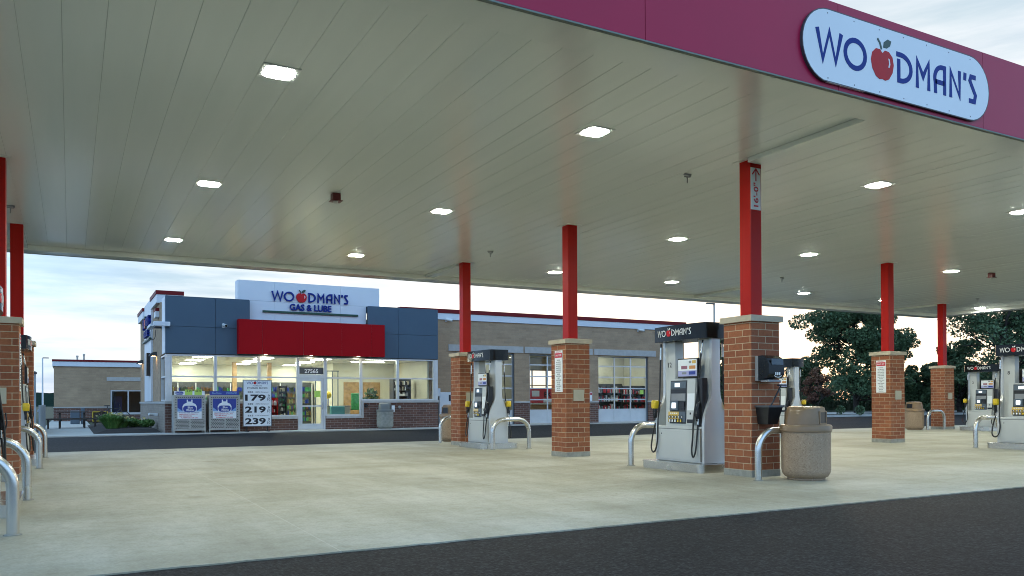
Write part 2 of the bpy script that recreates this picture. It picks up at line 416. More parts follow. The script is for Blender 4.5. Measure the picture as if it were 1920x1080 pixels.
# store lettering, drawn as strokes in units of the capital height
W_ = .16
STROKES = [
    ([(.05, 1), (.30, .06), (.60, .97), (.88, .06), (1.14, 1)], False),
    (arc(1.79, .5, .47, .44, 0, 345, 23), True),
    ([(3.80, .93)]+arc(4.02, .5, .53, .43, 85, -90, 14)+[(3.92, .07), (3.92, .78)], False),
    ([(4.88, 0), (4.88, .93), (5.19, .42), (5.49, .93), (5.49, 0)], False),
    ([(5.86, 0)]+arc(6.22, .52, .40, .41, 200, 90, 9)+[(6.36, .93), (6.36, 0)], False), ([(5.84, .40), (6.34, .40)], False),
    ([(6.70, 0), (6.70, .93), (7.20, .10), (7.20, 1)], False),
    ([(7.52, 1.0), (7.50, .74)], False),
    ([(8.14, .93), (7.86, .93), (7.80, .78), (8.12, .30), (8.06, .07), (7.74, .07)], False)]
APPLE = [(3.10, .80), (3.22, .91), (3.42, .90), (3.60, .75), (3.66, .50), (3.60, .24), (3.42, .0), (3.24, -.07), (3.10, -.04), (2.96, -.07), (2.78, 0), (2.60, .24), (2.54, .50), (2.60, .75), (2.78, .90), (2.98, .91)]
STEM = [(2.86, 1.24), (2.98, 1.12), (3.06, .92)]
LEAF = [(3.14, 1.0), (3.18, 1.18), (3.36, 1.30), (3.54, 1.27), (3.48, 1.10), (3.32, 1.0)]
GLINT = [(3.38, .68), (3.45, .66), (3.48, .50), (3.44, .38), (3.38, .38), (3.42, .52)]
def wordmark(mk, letter_mats, h, d, apple_parts=True, w=W_, fn=None):
    """returns (letters MB, apple MB); the apple mesh uses slots apple, leaf, glint"""
    S = Matrix.Diagonal((h, h, 1, 1)); mat = mk @ S
    a = MB(); b = MB()
    for st, cl in STROKES: a.ribbon(st, w, mat, d, cl)
    b.prism(APPLE, mat, d*1.1)
    b.cm = 1; b.ribbon(STEM, .07, mat, d*1.1); b.prism(LEAF, mat, d*1.1)
    b.cm = 2; b.prism(GLINT, mat, d*1.1+.002)
    return a, b
AP = [M['apple'], M['green_bar'], M['white_letter']]
WLEN = 8.2

# ------------------------------------------------------------------ camera
yaw, pit, rol, hc = .4996, .005, -.0045, 1.1676
c, s = math.cos(yaw), math.sin(yaw); cp, sp = math.cos(pit), math.sin(pit); cr, sr = math.cos(rol), math.sin(rol)
x = V((c, -s, 0)); d = V((s, c, 0)); z = V((0, 0, 1))
d2 = d*cp+z*sp; z2 = -d*sp+z*cp
X3 = x*cr+z2*sr; Z3 = -x*sr+z2*cr
cam = bpy.data.cameras.new('camera'); co = bpy.data.objects.new('camera', cam); COL.objects.link(co)
co.matrix_world = Matrix(((X3.x, Z3.x, -d2.x, 0), (X3.y, Z3.y, -d2.y, 0), (X3.z, Z3.z, -d2.z, hc), (0, 0, 0, 1)))
F = 1517.4
cam.sensor_width = 36; cam.lens = F/1920*36; cam.shift_y = (744.29-540)/1920; cam.clip_end = 3000
SC.camera = co
def ray(u, v): return X3*(u-960)/F+Z3*(744.29-v)/F+d2
def far(u, dist):   # ground point on the ray of column u at a depth
    r = ray(u, 752); return (r.x*dist, r.y*dist)

# ------------------------------------------------------------------ setting
g = MB(); g.quad((-900, -600, -.05), (1500, -600, -.05), (1500, 1500, -.05), (-900, 1500, -.05)); struct('ground', g, M['ground'])
a = MB(); a.quad((-60, -70, -.012), (62, -70, -.012), (62, 45.5, -.012), (-60, 45.5, -.012)); struct('asphalt_lot', a, M['asphalt'])
a = MB(); er = random.Random(5); nseg = 360
ex = [-14+54.5*k/nseg for k in range(nseg+1)]; e0 = [6.20+er.uniform(-.010, .010)+.008*math.sin(k*.11) for k in range(nseg+1)]; e1 = [22.07+er.uniform(-.012, .012) for k in range(nseg+1)]
vs = [(x_, y_, z_) for z_ in (0, -.2) for ys_ in (e0, e1) for x_, y_ in zip(ex, ys_)]; n_ = nseg+1
a.raw(vs, [f for k in range(nseg) for f in ((k, k+1, n_+k+1, n_+k), (2*n_+k, 2*n_+k+1, k+1, k), (n_+k, n_+k+1, 3*n_+k+1, 3*n_+k))]); struct('concrete_slab', a, M['concrete'])
a = MB(); a.box(-.95, 14.6, 31.85, 33.3, -.2, .03)
a.box(14.62, 30.2, 33.75, 35.0, -.2, .035); struct('sidewalk', a, M['walk'])
a = MB(); a.quad((-1.08, 31.85, .028), (.9, 31.85, .028), (.9, 70, .028), (-1.08, 70, .028)); struct('path', a, M['walk'])
a = MB(); a.raw([(.75, 33.35, .03), (3.05, 33.35, .03), (3.05, 46, .03), (.75, 46, .03), (1.2, 34, .16), (2.9, 34, .16), (2.9, 45.5, .16), (1.2, 45.5, .16)],
                [(4, 5, 6, 7), (0, 1, 5, 4), (1, 2, 6, 5), (2, 3, 7, 6), (3, 0, 4, 7)]); struct('mulch_bed', a, M['mulch'])
a = MB(); a.box(33, 61.9, 37.6, 37.85, -.2, .13); a.box(62, 62.25, -60, 37.85, -.2, .13); struct('kerb', a, M['walk'])
a = MB(); a.quad((33, 37.85, .10), (75, 37.85, .10), (75, 40.0, .10), (33, 40.0, .10)); struct('mulch_strip', a, M['mulch'])
a = MB(); a.quad((33, 40.0, .12), (130, 40.0, .12), (130, 47, .12), (33, 47, .12)); struct('pavement', a, M['walk'])
a = MB(); a.quad((30, 47, .16), (190, 47, .16), (190, 140, .8), (30, 140, .8)); struct('terrain', a, M['ground'])
# wooded hill far on the left
hb = MB(); rows = []
for j in range(14):
    row = []
    for i in range(90):
        hx = -190+i*5.2; yy = 300+j*14
        env = max(0, 1-((hx+70)/170)**2)
        hz = -1+env*(8.2*math.sin(math.pi*j/15)+1.6*math.sin(hx*.09))+random.uniform(-.9, .9)*(env > .02)
        row.append((hx+random.uniform(-1.5, 1.5), yy+random.uniform(-4, 4), hz))
    rows.append(row)
n0 = 90
hb.raw([p for r in rows for p in r], [(j*n0+i, j*n0+i+1, (j+1)*n0+i+1, (j+1)*n0+i) for j in range(13) for i in range(n0-1)])
struct('hill', hb, M['hill'])

# ------------------------------------------------------------------ canopy
CX0, CX1, CY0, CY1, ZS, ZB, ZT = -4.8, 33.65, 6.45, 22.58, 4.88, 4.76, 5.79
cp_ = thing('canopy', 'wide flat fuel station canopy with white deck underside and red fascia', 'canopy', (14.4, 14.5, 0), world=True)
m = MB(); pw = .385; xx = CX0+.5; k = 0
while xx < CX1-.5:
    x1 = min(xx+pw-.006, CX1-.5); t = random.uniform(-.0018, .0018)
    m.quad((xx, 6.97, ZS+t), (xx, 22.06, ZS+t), (x1, 22.06, ZS-t), (x1, 6.97, ZS-t))
    m.quad((x1, 6.97, ZS-t), (x1, 22.06, ZS-t), (x1+.003, 22.06, ZS+.007), (x1+.003, 6.97, ZS+.007))
    m.quad((x1+.003, 6.97, ZS+.007), (x1+.003, 22.06, ZS+.007), (x1+.006, 22.06, ZS), (x1+.006, 6.97, ZS))
    xx += pw
part(cp_, 'deck_panel', m, M['soffit'])
m = MB()   # lowered gutter round the edge, butted boxes
m.box(CX0+.06, CX1-.06, CY0+.05, CY0+.50, ZB, ZS+.12); m.box(CX0+.06, CX1-.06, CY1-.50, CY1-.05, ZB, ZS+.12)
m.box(CX0+.06, CX0+.50, CY0+.502, CY1-.502, ZB, ZS+.12); m.box(CX1-.50, CX1-.06, CY0+.502, CY1-.502, ZB, ZS+.12)
part(cp_, 'gutter', m, M['soffit'])
m = MB()
m.box(CX0-.014, CX1+.014, CY0-.014, CY0+.035, ZB-.006, ZB+.010); m.box(CX0-.014, CX1+.014, CY1-.035, CY1+.014, ZB-.006, ZB+.010)
m.box(CX0-.014, CX0+.035, CY0+.036, CY1-.036, ZB-.006, ZB+.010); m.box(CX1-.035, CX1+.014, CY0+.036, CY1-.036, ZB-.006, ZB+.010)
part(cp_, 'bottom_trim', m, M['trim'])
m = MB(); sx = 5.05-2.82*4; xs = [CX0]
while sx < CX1:
    if sx > CX0+.2: xs.append(sx)
    sx += 2.82
xs.append(CX1)
for i in range(len(xs)-1):
    m.box(xs[i]+.004, xs[i+1]-.004, CY0-.012, CY0, ZB+.013, ZT); m.box(xs[i]+.004, xs[i+1]-.004, CY1, CY1+.012, ZB+.013, ZT)
ys = [CY0+i*(CY1-CY0)/6 for i in range(7)]
for i in range(6):
    m.box(CX0-.012, CX0, ys[i]+.004, ys[i+1]-.004, ZB+.013, ZT); m.box(CX1, CX1+.012, ys[i]+.004, ys[i+1]-.004, ZB+.013, ZT)
part(cp_, 'fascia', m, M['red_fascia'])
m = MB(); m.box(CX0+.002, CX1-.002, CY0+.002, CY0+.028, ZB+.013, ZT-.01); m.box(CX0+.002, CX1-.002, CY1-.028, CY1-.002, ZB+.013, ZT-.01)
m.box(CX0+.002, CX0+.028, CY0+.03, CY1-.03, ZB+.013, ZT-.01); m.box(CX1-.028, CX1-.002, CY0+.03, CY1-.03, ZB+.013, ZT-.01)
part(cp_, 'fascia_backing', m, M['black'])
m = MB(); m.box(CX0+.03, CX1-.03, CY0+.03, CY1-.03, 5.55, 5.62); part(cp_, 'roof', m, M['galv'])  # unseen roof deck, put in to keep skylight out
ROWX = [-.967, 9.297, 19.561, 29.825]; ROWY = [9.26, 14.45, 19.64]
for rx in ROWX:
    m = MB(); m.box(rx-.19, rx+.07, 6.972, 9.12, 4.805, 4.875); part(cp_, 'drain_cover', m, M['soffit'])
    m = MB(); m.box(rx-.15, rx+.10, 19.80, 22.06, 4.805, 4.875); part(cp_, 'drain_cover', m, M['soffit'])

# ceiling lights
def make_light(label):
    t = thing('ceiling_light', label, 'ceiling light', (0, 0, 0), group='lights under the canopy')
    m = MB(); m.box(-.205, .205, -.205, .205, -.010, -.0015, .003); part(t, 'housing', m, M['white'])
    m = MB(); m.prism([(sx*.07+.095*math.cos(R(a0+15*k)), sy*.07+.095*math.sin(R(a0+15*k))) for sx, sy, a0 in ((1, 1, 0), (-1, 1, 90), (-1, -1, 180), (1, -1, 270)) for k in range(7)], Matrix.Translation((0, 0, -.013)), .0028); part(t, 'lens', m, M['led'])
    return t
LX = [2.07, 6.36, 12.27, 16.57, 22.45, 26.75, 32.65]; LY = [9.23, 14.49, 19.86]
LL = {(0, 0): 'large bright ceiling light nearest the top left of the picture', (1, 0): 'bright ceiling light on the deck just beneath the red fascia',
      (2, 0): 'ceiling light of the front row, just right of the clearance height sign', (3, 0): 'ceiling light at the right edge of the view, at the end of the front row',
      (0, 1): 'middle row ceiling light near the left red columns, left of the red detector', (1, 1): 'middle row ceiling light between the red detector and the tall middle column',
      (2, 1): 'middle row ceiling light left of the column with the clearance sign', (3, 1): 'middle row ceiling light right of the clearance sign column, above the tall trees',
      (4, 1): 'middle row ceiling light just right of the far brick pillar with the notice',
      (0, 2): 'far row ceiling light leftmost, above the store corner', (1, 2): 'far row ceiling light above the store name panel',
      (2, 2): 'far row ceiling light touching the middle red column', (3, 2): 'far row ceiling light above the garage roof end',
      (4, 2): 'far row ceiling light at the canopy edge over the tall trees', (6, 2): 'farthest ceiling light, smallest, at the far right canopy corner'}
L0 = None
for j, ly in enumerate(LY):
    for i, lx in enumerate(LX):
        lab = LL.get((i, j), 'square canopy light beyond the columns and edge of the view')
        if L0 is None: L0 = make_light(lab); L0.location = (lx, ly, ZS)
        else: dup(L0, (lx, ly, ZS), 0, lab)

# red fire detectors and small white nozzles under the deck
def detector(loc, label):
    t = thing('fire_detector', label, 'detector', loc, group='red detectors under the canopy')
    m = MB(); m.box(-.075, .075, -.075, .075, -.13, -.002, .01); part(t, 'box', m, M['detector_red'])
    m = MB(); m.box(-.10, .10, -.10, .10, -.142, -.131); part(t, 'flange', m, M['detector_red'])
    m = MB(); m.lathe([(.045, -.142), (.04, -.165), (.02, -.18)], seg=14); part(t, 'sensor', m, M['galv'], 40)
detector((4.16, 14.15, ZS), 'small red box detector hanging alone under the left half of the canopy')
detector((23.85, 14.15, ZS), 'small red box detector under the canopy at the right edge of the view')
def nozzle(loc, label):
    t = thing('suppression_nozzle', label, 'nozzle', loc, group='white nozzles under the canopy')
    m = MB(); m.box(-.075, .06, -.02, .02, -.022, -.002); m.box(-.07, .045, -.014, .014, -.058, -.042); m.box(.035, .06, -.014, .014, -.042, -.022); part(t, 'bracket', m, M['mid_grey'])
    m = MB(); m.tube([(-.01, 0, -.058), (-.01, 0, -.15)], .010, 8); part(t, 'pipe', m, M['mid_grey'])
nozzle((8.9, 10.25, ZS), 'small grey nozzle under the canopy left of the clearance sign column')
nozzle((9.13, 17.8, ZS), 'small grey nozzle under the canopy between the two middle red columns')
nozzle((18.96, 17.6, ZS), 'tiny grey nozzle under the canopy above the far pumps')
nozzle((29.28, 17.9, ZS), 'tiny grey nozzle right beside the farthest ceiling light')
nozzle((-.97, 17.8, ZS), 'small grey nozzle above the second red column on the left')

# ------------------------------------------------------------------ canopy columns
def make_column(label):
    t = thing('canopy_column', label, 'column', (0, 0, 0), group='red columns on brick pillars')
    h = .291
    m = MB(); m.box(-h-.008, h+.008, -h-.008, h+.008, -.1, .10, .006); part(t, 'plinth', m, M['plinth'])
    m = MB(); m.box(-h, h, -h, h, .10, 2.36); part(t, 'brick_base', m, M['brick'])
    m = MB(); e = h+.045
    m.raw([(-e, -e, 2.36), (e, -e, 2.36), (e, e, 2.36), (-e, e, 2.36), (-e, -e, 2.45), (e, -e, 2.45), (e, e, 2.45), (-e, e, 2.45), (-.13, -.13, 2.475), (.13, -.13, 2.475), (.13, .13, 2.475), (-.13, .13, 2.475)],
          [(0, 3, 2, 1), (0, 1, 5, 4), (1, 2, 6, 5), (2, 3, 7, 6), (3, 0, 4, 7), (4, 5, 9, 8), (5, 6, 10, 9), (6, 7, 11, 10), (7, 4, 8, 11), (8, 9, 10, 11)])
    part(t, 'cap', m, M['cap'])
    m = MB(); m.box(-.116, .116, -.116, .116, 2.46, 4.878, .008); part(t, 'post', m, M['red'])
    m = MB(); m.box(-.19, .19, -.19, .19, 4.868, 4.876); part(t, 'collar', m, M['soffit'])
    return t
CL = {(1, 0): ('brick pillar and red column with the clearance sign, nearest on the right', 0), (1, 1): ('brick pillar and red column with a notice board, in the middle of the picture', 1),
      (1, 2): ('brick pillar and red column behind the pump near the store, on its left', 1), (2, 1): ('brick pillar and red column with a notice board, in front of the tall trees', 1),
      (3, 2): ('farthest brick pillar and red column, between trash can and right pumps', 1), (0, 1): ('brick pillar at the left edge of the picture, red column cut by the frame', 1),
      (0, 2): ('second red column from the left edge, its brick pillar behind a nearer one', 1)}
C0 = None; COLS = {}
for (i, j), (lab, bx) in CL.items():
    if C0 is None: C0 = make_column(lab); t = C0; t.location = (ROWX[i], ROWY[j], 0)
    else: t = dup(C0, (ROWX[i], ROWY[j], 0), 0, lab)
    COLS[(i, j)] = t
for (i, j), (lab, bx) in CL.items():
    if bx:
        m = MB(); m.box(-.12, .135, -.315, -.292, 1.16, 1.40, .004); part(COLS[(i, j)], 'outlet_cover', m, M['beige'])
# clearance sign on the near column
cs = thing('clearance_sign', 'narrow white clearance sign with arrow reading 16 feet on the red column', 'sign', (9.28, 9.135, 4.42), world=True)
m = MB(); m.box(9.185, 9.385, 9.132, 9.142, 4.10, 4.745); part(cs, 'board', m, M['sign_white'])
m = MB(); U = frame((9.285, 9.131, 4.33), (0, 0, 1), (-1, 0, 0))
m.text("16'-0\"", U, w=.37, h=.10, d=.002, bold=.02)
m.raw([], [])
m.ribbon([(.21, 0), (.40, 0)], .022, U, .002); m.ribbon([(.31, .075), (.40, 0), (.31, -.075)], .022, U, .002)
part(cs, 'lettering', m, M['red_ink'])
# notice boards
NOT = ['WARNING', 'NO SMOKING', 'STOP ENGINE', 'NO FILLING OF', 'UNAPPROVED', 'CONTAINERS', 'PLACE CAN ON', 'GROUND', 'DO NOT LEAVE', 'PUMP', 'UNATTENDED', 'NO CELL', 'PHONES', 'TOUCH METAL', 'BEFORE', 'FILLING']
def notice(org, mk, label):
    t = thing('notice_board', label, 'sign', org, world=True, group='notice boards on brick pillars')
    m = MB(); B = mk(*org); m.prism([(-.15, -.435), (.15, -.435), (.15, .435), (-.15, .435)], B, .008); part(t, 'board', m, M['sign_white'])
    B2 = B @ Matrix.Translation((0, 0, .008))
    m = MB(); m.prism([(-.14, .285), (.14, .285), (.14, .385), (-.14, .385)], B2, .0015); m.text('EMERGENCY', B2 @ Matrix.Translation((0, .408, 0)), w=.2, d=.0015); part(t, 'heading', m, M['red_ink'])
    m = MB(); m.text('SHUT OFF', B2 @ Matrix.Translation((0, .335, .0015)), w=.22, d=.001, bold=.02); part(t, 'heading_lettering', m, M['white_letter'])
    m = MB()
    for k, w in enumerate(NOT): m.text(w, B2 @ Matrix.Translation((0, .235-k*.042, 0)), w=.02*len(w) if len(w) < 10 else .2, h=.022, d=.001, bold=.015)
    part(t, 'lettering', m, M['ink'])
notice((9.005, 14.44, 1.785), LEFTF, 'tall white notice with red heading on the middle brick pillar')
notice((19.269, 14.44, 1.785), LEFTF, 'tall white notice with red heading on the pillar before the tall trees')
notice((-.675, 14.44, 1.785), RIGHTF, 'white notice seen edge on at the side of the leftmost pillar')

# ------------------------------------------------------------------ guard rails
def make_rail(label):
    t = thing('guard_rail', label, 'guard rail', (0, 0, 0), group='steel hoops guarding the pumps')
    p = [(-.5, 0, -.05), (-.5, 0, .42)]+[(-.5+.30-.30*math.cos(R(a)), 0, .42+.30*math.sin(R(a))) for a in range(9, 91, 9)]
    p += [(-q[0], 0, q[2]) for q in p[::-1]]
    m = MB(); m.tube(p, .052, 16); part(t, 'hoop', m, M['steel'], 50)
    for sx in (-.5, .5):
        m = MB(); m.lathe([(.075, 0), (.075, .006), (.056, .012)], sx, 0, 16); part(t, 'foot_collar', m, M['plinth'], 40)
    return t
G0 = None
for gx, gy, lab in [(-.95, 8.42, 'nearest steel hoop, cut off by the left edge of the picture'), (-.96, 11.36, 'second steel hoop from the front along the left pumps'),
                    (-.99, 16.75, 'third steel hoop from the front along the left pumps'), (-.98, 19.95, 'smallest steel hoop of the left row, next to the fence'),
                    (9.26, 8.60, 'steel hoop between the near pillar and the large trash can'), (9.31, 11.70, 'steel hoop at the left end of the big centre pump'),
                    (9.38, 17.24, 'steel hoop in front of the pump near the store'), (9.55, 20.75, 'steel hoop beside the brown trash can near the store'),
                    (19.40, 11.62, 'steel hoop between the two pumps at the right'), (28.9, 19.3, 'far steel hoop beside the far right trash can')]:
    if G0 is None: G0 = make_rail(lab); G0.location = (gx, gy, 0)
    else: dup(G0, (gx, gy, 0), 0, lab)

# ------------------------------------------------------------------ fuel pumps
def bow(y): return .40-.09*(y/.68)**2
def smooth_path(pts, n=6):
    out = []; P = [V(p) for p in pts]
    for i in range(len(P)-1):
        p0 = P[max(i-1, 0)]; p1 = P[i]; p2 = P[i+1]; p3 = P[min(i+2, len(P)-1)]
        for k in range(n):
            t = k/n
            out.append(.5*((2*p1)+(-p0+p2)*t+(2*p0-5*p1+4*p2-p3)*t*t+(-p0+3*p1-3*p2+p3)*t**3))
    out.append(P[-1]); return out
def make_pump(label):
    t = thing('fuel_pump', label, 'fuel pump', (0, 0, 0), group='fuel pumps under the canopy')
    def rr(hx, hy, r, n=6):
        return [(sx*(hx-r)+r*math.cos(R(a0+90*k/n)), sy*(hy-r)+r*math.sin(R(a0+90*k/n))) for sx, sy, a0 in ((1, 1, 0), (-1, 1, 90), (-1, -1, 180), (1, -1, 270)) for k in range(n+1)]
    I = Matrix.Translation((0, 0, -.05))
    m = MB(); m.prism(rr(.475, .76, .10), I, .165); m.prism(rr(.487, .772, .11), Matrix.Translation((0, 0, .113)), .02); part(t, 'island_base', m, M['steel'], 35)
    m = MB(); m.box(-.33, .33, -.55, .55, .135, .735, .012); part(t, 'cabinet', m, M['pump_white'])
    for sg in (-1, 1):
        Q = Matrix.Rotation(math.pi if sg > 0 else 0, 4, 'Z')
        def P(name, mb, mat, sm=False, parent=t):
            mb.v = [tuple(Q @ V(p)) for p in mb.v]; return part(parent, name, mb, mat, sm)
        m = MB(); m.box(-.338, -.3305, -.525, .525, .17, .66, .003); P('access_door', m, M['pump_white'])
        P('edge_trim', MB().box(-.3345, -.3302, -.5495, -.527, .16, .70), M['bronze'])
        P('seam_trim', MB().box(-.334, -.3302, -.525, .545, .682, .690), M['dark_grey'])
        m = MB(); m.box(-.3415, -.3385, .44, .46, .59, .61); P('lock', m, M['black'])
        # bottle-shaped end panel at the near end
        hp = [(.325, .14), (.325, .70), (.32, .78), (.308, .86), (.284, .94), (.25, 1.01), (.21, 1.08), (.17, 1.145), (.14, 1.20), (.122, 1.26), (.115, 1.34), (.112, 2.175)]
        poly = hp+[(-a, b) for a, b in hp[::-1]]
        m = MB(); m.prism(poly, frame((0, -.5505, 0), (1, 0, 0), (0, 0, 1)), .06); P('end_panel', m, M['pump_silver'], 30)
        m = MB(); m.box(-.114, .114, -.55, -.29, .735, 2.175, .008); P('upright', m, M['pump_white'])
        # control head
        m = MB(); m.raw([(-.31, -.41, .735), (-.31, .36, .735), (-.02, .36, .735), (-.02, -.41, .735), (-.27, -.41, 1.53), (-.27, .36, 1.53), (-.02, .36, 1.53), (-.02, -.41, 1.53)],
                        [(0, 3, 2, 1), (4, 7, 6, 5), (0, 1, 5, 4), (1, 2, 6, 5), (2, 3, 7, 6), (3, 0, 4, 7)])
        for f in range(len(m.f)): m.f[f] = m.f[f][::-1]
        hd = P('control_head', m, M['pump_white'])
        def fx(z_, e): return -.31+(z_-.735)/(1.53-.735)*.04-e
        def slab(mb, y0, y1, z0, z1, e0, e1):
            mb.raw([(fx(z0, e1), y0, z0), (fx(z0, e1), y1, z0), (fx(z0, e0), y1, z0), (fx(z0, e0), y0, z0), (fx(z1, e1), y0, z1), (fx(z1, e1), y1, z1), (fx(z1, e0), y1, z1), (fx(z1, e0), y0, z1)],
                   [(0, 1, 2, 3), (4, 7, 6, 5), (0, 4, 5, 1), (1, 5, 6, 2), (2, 6, 7, 3), (3, 7, 4, 0)])
            return mb
        P('bezel', slab(MB(), -.17, .25, .775, 1.50, 0, .012), M['dark_grey'], parent=hd)
        P('price_display', slab(MB(), -.15, .235, 1.37, 1.48, .012, .026), M['slate'], parent=hd)
        P('display_glass', slab(MB(), .0, .13, 1.39, 1.46, .026, .029), M['lcd_dim'], parent=hd)
        P('recess', slab(MB(), -.155, .24, 1.285, 1.35, .012, .014), M['black'], parent=hd)
        P('reader_shelf', slab(MB(), -.15, .20, 1.16, 1.28, .012, .04), M['mid_grey'], parent=hd)
        P('card_reader', slab(MB(), .02, .22, 1.00, 1.16, .012, .055), M['slate'], parent=hd)
        P('screen', slab(MB(), .07, .165, 1.035, 1.125, .055, .058), M['lcd'], parent=hd)
        m = MB(); slab(m, -.14, -.02, 1.06, 1.14, .012, .05); slab(m, -.13, -.04, 1.0, 1.045, .012, .03); P('card_slot', m, M['black'], parent=hd)
        P('grade_panel', slab(MB(), .0, .27, .80, .975, .012, .035), M['gold'], parent=hd)
        P('pay_panel', slab(MB(), -.16, -.002, .80, .975, .012, .035), M['slate'], parent=hd)
        m = MB()
        for k in range(5): slab(m, .205-k*.078, .255-k*.078, .87, .91, .035, .046); slab(m, .19-k*.07, .245-k*.07, .795, .855, .035, .05)
        P('grade_button', m, M['black'], parent=hd)
        m = MB()
        for k in range(5): slab(m, .212-k*.078, .235-k*.078, .876, .90, .046, .048)
        for k in range(3): slab(m, .20-k*.07, .235-k*.07, .803, .845, .05, .052)
        for k in range(4): slab(m, .19-k*.05, .225-k*.05, .938, .958, .035, .0365)
        P('button_label', m, M['white_letter'], parent=hd)
        m = MB()
        for k in (3, 4): slab(m, .20-k*.07, .235-k*.07, .803, .845, .05, .052)
        P('button_label', m, M['yellow'], parent=hd)
        P('side_cover', slab(MB(), -.385, -.19, .76, 1.52, 0, .03), M['pump_white'], parent=hd)
        m = slab(MB(), -.375, -.20, 1.0, 1.28, .03, .032); P('paper_label', m, M['sign_white'], parent=hd)
        m = MB(); slab(m, -.30, -.27, .93, .965, .03, .035); slab(m, -.375, -.21, .79, .85, .03, .036); P('receipt_slot', m, M['black'], parent=hd)
        m = MB(); m.box(-.30, -.16, -.548, -.4115, .735, 1.53, .006); P('nozzle_recess', m, M['black'])
        # advertising panel on top of the head
        m = MB(); m.box(-.31, -.25, -.45, .05, 1.545, 1.865, .012); ad = P('advert_panel', m, M['black'])
        m = MB(); m.box(-.313, -.31, -.43, .03, 1.565, 1.845); P('poster', m, M['sign_white'], parent=ad)
        P('poster_tint', MB().box(-.3145, -.313, -.43, .03, 1.566, 1.66), M['purple'], parent=ad)
        for (y0_, y1_, z0_, z1_, mt_) in ((-.41, -.32, 1.775, 1.825, 'gold'), (-.30, -.24, 1.78, 1.82, 'mid_grey'), (-.40, -.25, 1.685, 1.74, 'orange'), (-.20, -.05, 1.685, 1.74, 'red_dull'), (-.40, -.24, 1.59, 1.645, 'poster_blue'), (-.18, -.07, 1.60, 1.635, 'mid_grey')):
            P('poster_print', MB().box(-.316, -.3146, y0_, y1_, z0_, z1_), M[mt_], parent=ad)
        # nozzles
        def noz(base, yel, dy):
            bx, by, bz = base
            m = MB(); m.tube([(bx, by, bz-.02), (bx-.015, by, bz+.07), (bx+.02, by, bz+.16)], .028, 10); m.box(bx-.045, bx+.02, by-.022, by+.022, bz-.10, bz-.01, .008)
            m.tube([(bx-.06, by, bz+.10), (bx-.075, by, bz-.02), (bx-.05, by, bz-.12), (bx, by, bz-.14)], .010, 8)
            nz = P('nozzle', m, M['black'], 40)
            m = MB()
            if yel:
                m.box(bx-.085, bx+.06, by-.055, by+.06, bz+.06, bz+.21, .03); P('guard', m, M['yellow'], 40, parent=nz)
            m = MB(); m.tube([(bx+.02, by, bz+.16), (bx+.07, by, bz+.20), (bx+.11, by, bz+.16)], .012, 8); P('spout', m, M['steel'], 40, parent=nz)
            m = MB(); m.tube([(bx, by, bz-.10), (bx-.005, by, bz-.19)], .019, 8); P('swivel', m, M['steel'], 40, parent=nz)
        noz((-.34, -.48, .96), False, 0); noz((-.30, .64, .96), True, 0)
        hoses = [[(-.19, -.47, 2.15), (-.235, -.47, 1.95), (-.32, -.45, 1.3), (-.385, -.42, .9), (-.40, -.40, .55), (-.415, -.39, .33), (-.42, -.43, .24), (-.40, -.47, .34), (-.37, -.48, .6), (-.345, -.48, .78)],
                 [(-.20, .585, 2.15), (-.215, .585, 1.9), (-.25, .585, 1.2), (-.33, .56, .75), (-.38, .52, .5), (-.39, .56, .32), (-.37, .66, .27), (-.34, .73, .36), (-.32, .70, .6), (-.305, .645, .78)]]
        for hp_ in hoses:
            m = MB(); m.tube(smooth_path(hp_, 6), .0155, 8); P('hose', m, M['rubber'], 60)
            a_ = V(hp_[0]); b_ = V(hp_[1]); m = MB(); m.tube([a_+(b_-a_)*.25, b_+(b_-a_)*.1], .021, 10); P('hose_fitting', m, M['steel'], 40)
    # topper
    out = [(-bow(y), y) for y in [(.62-.1*k)*1.0 for k in range(13)]]
    out = [(-bow(.66)+.03, .66), (-bow(.64), .64)]+out+[(-bow(.64), -.64), (-bow(.66)+.03, -.66)]
    n_ = len(out); pl = out+[(-a, b) for a, b in out[::-1]]
    m = MB(); m.prism(pl, Matrix.Translation((0, 0, 2.176)), .255); tp = part(t, 'topper', m, M['black_gloss'], 30)
    for sg in (-1, 1):
        Q = Matrix.Rotation(math.pi if sg > 0 else 0, 4, 'Z')
        h = .108; mk = frame((0, .53, 2.255), (0, -1, 0), (0, 0, 1))
        a_, b_ = wordmark(mk, None, h, .006, w=.135)
        for nm, mb, mt in (('lettering', a_, M['white_letter']), ('apple_emblem', b_, [M['apple'], M['white_letter'], M['white_letter']])):
            mb.v = [tuple(Q @ V((-bow(p[1])+p[0], p[1], p[2]))) for p in mb.v]
            part(tp, nm, mb, mt)
    return t
PU = {(1, 0): (10.60, 'largest fuel pump in the centre, standing left of the near brick pillar', '12'), (1, 1): (18.22, 'fuel pump near the store with a brick pillar on its left', None),
      (2, 0): (10.70, 'fuel pump cut off by the right edge of the picture', '8'), (2, 1): (18.15, 'fuel pump half hidden behind the paper towel dispenser', None),
      (3, 1): (17.9, 'small far fuel pump right of the farthest brick pillar', '2'), (0, 0): (10.45, 'nearest left fuel pump, almost wholly cut by the left edge', None),
      (0, 1): (18.1, 'far left fuel pump with its topper peeking past the brick pillar', None)}
P0 = None
for (i, j), (py, lab, num) in PU.items():
    lx = ROWX[i]
    if P0 is None:
        P0 = make_pump(lab); t = P0; t.location = (lx-.055, py, 0)
        for ch in P0.children_recursive:
            if not ch.name.startswith('island_base'): ch.data.transform(Matrix.Diagonal((.79, 1, 1, 1)))
    else: t = dup(P0, (lx-.055 if i else lx, py, 0), 0, lab)
    PU[(i, j)] = (t, num)
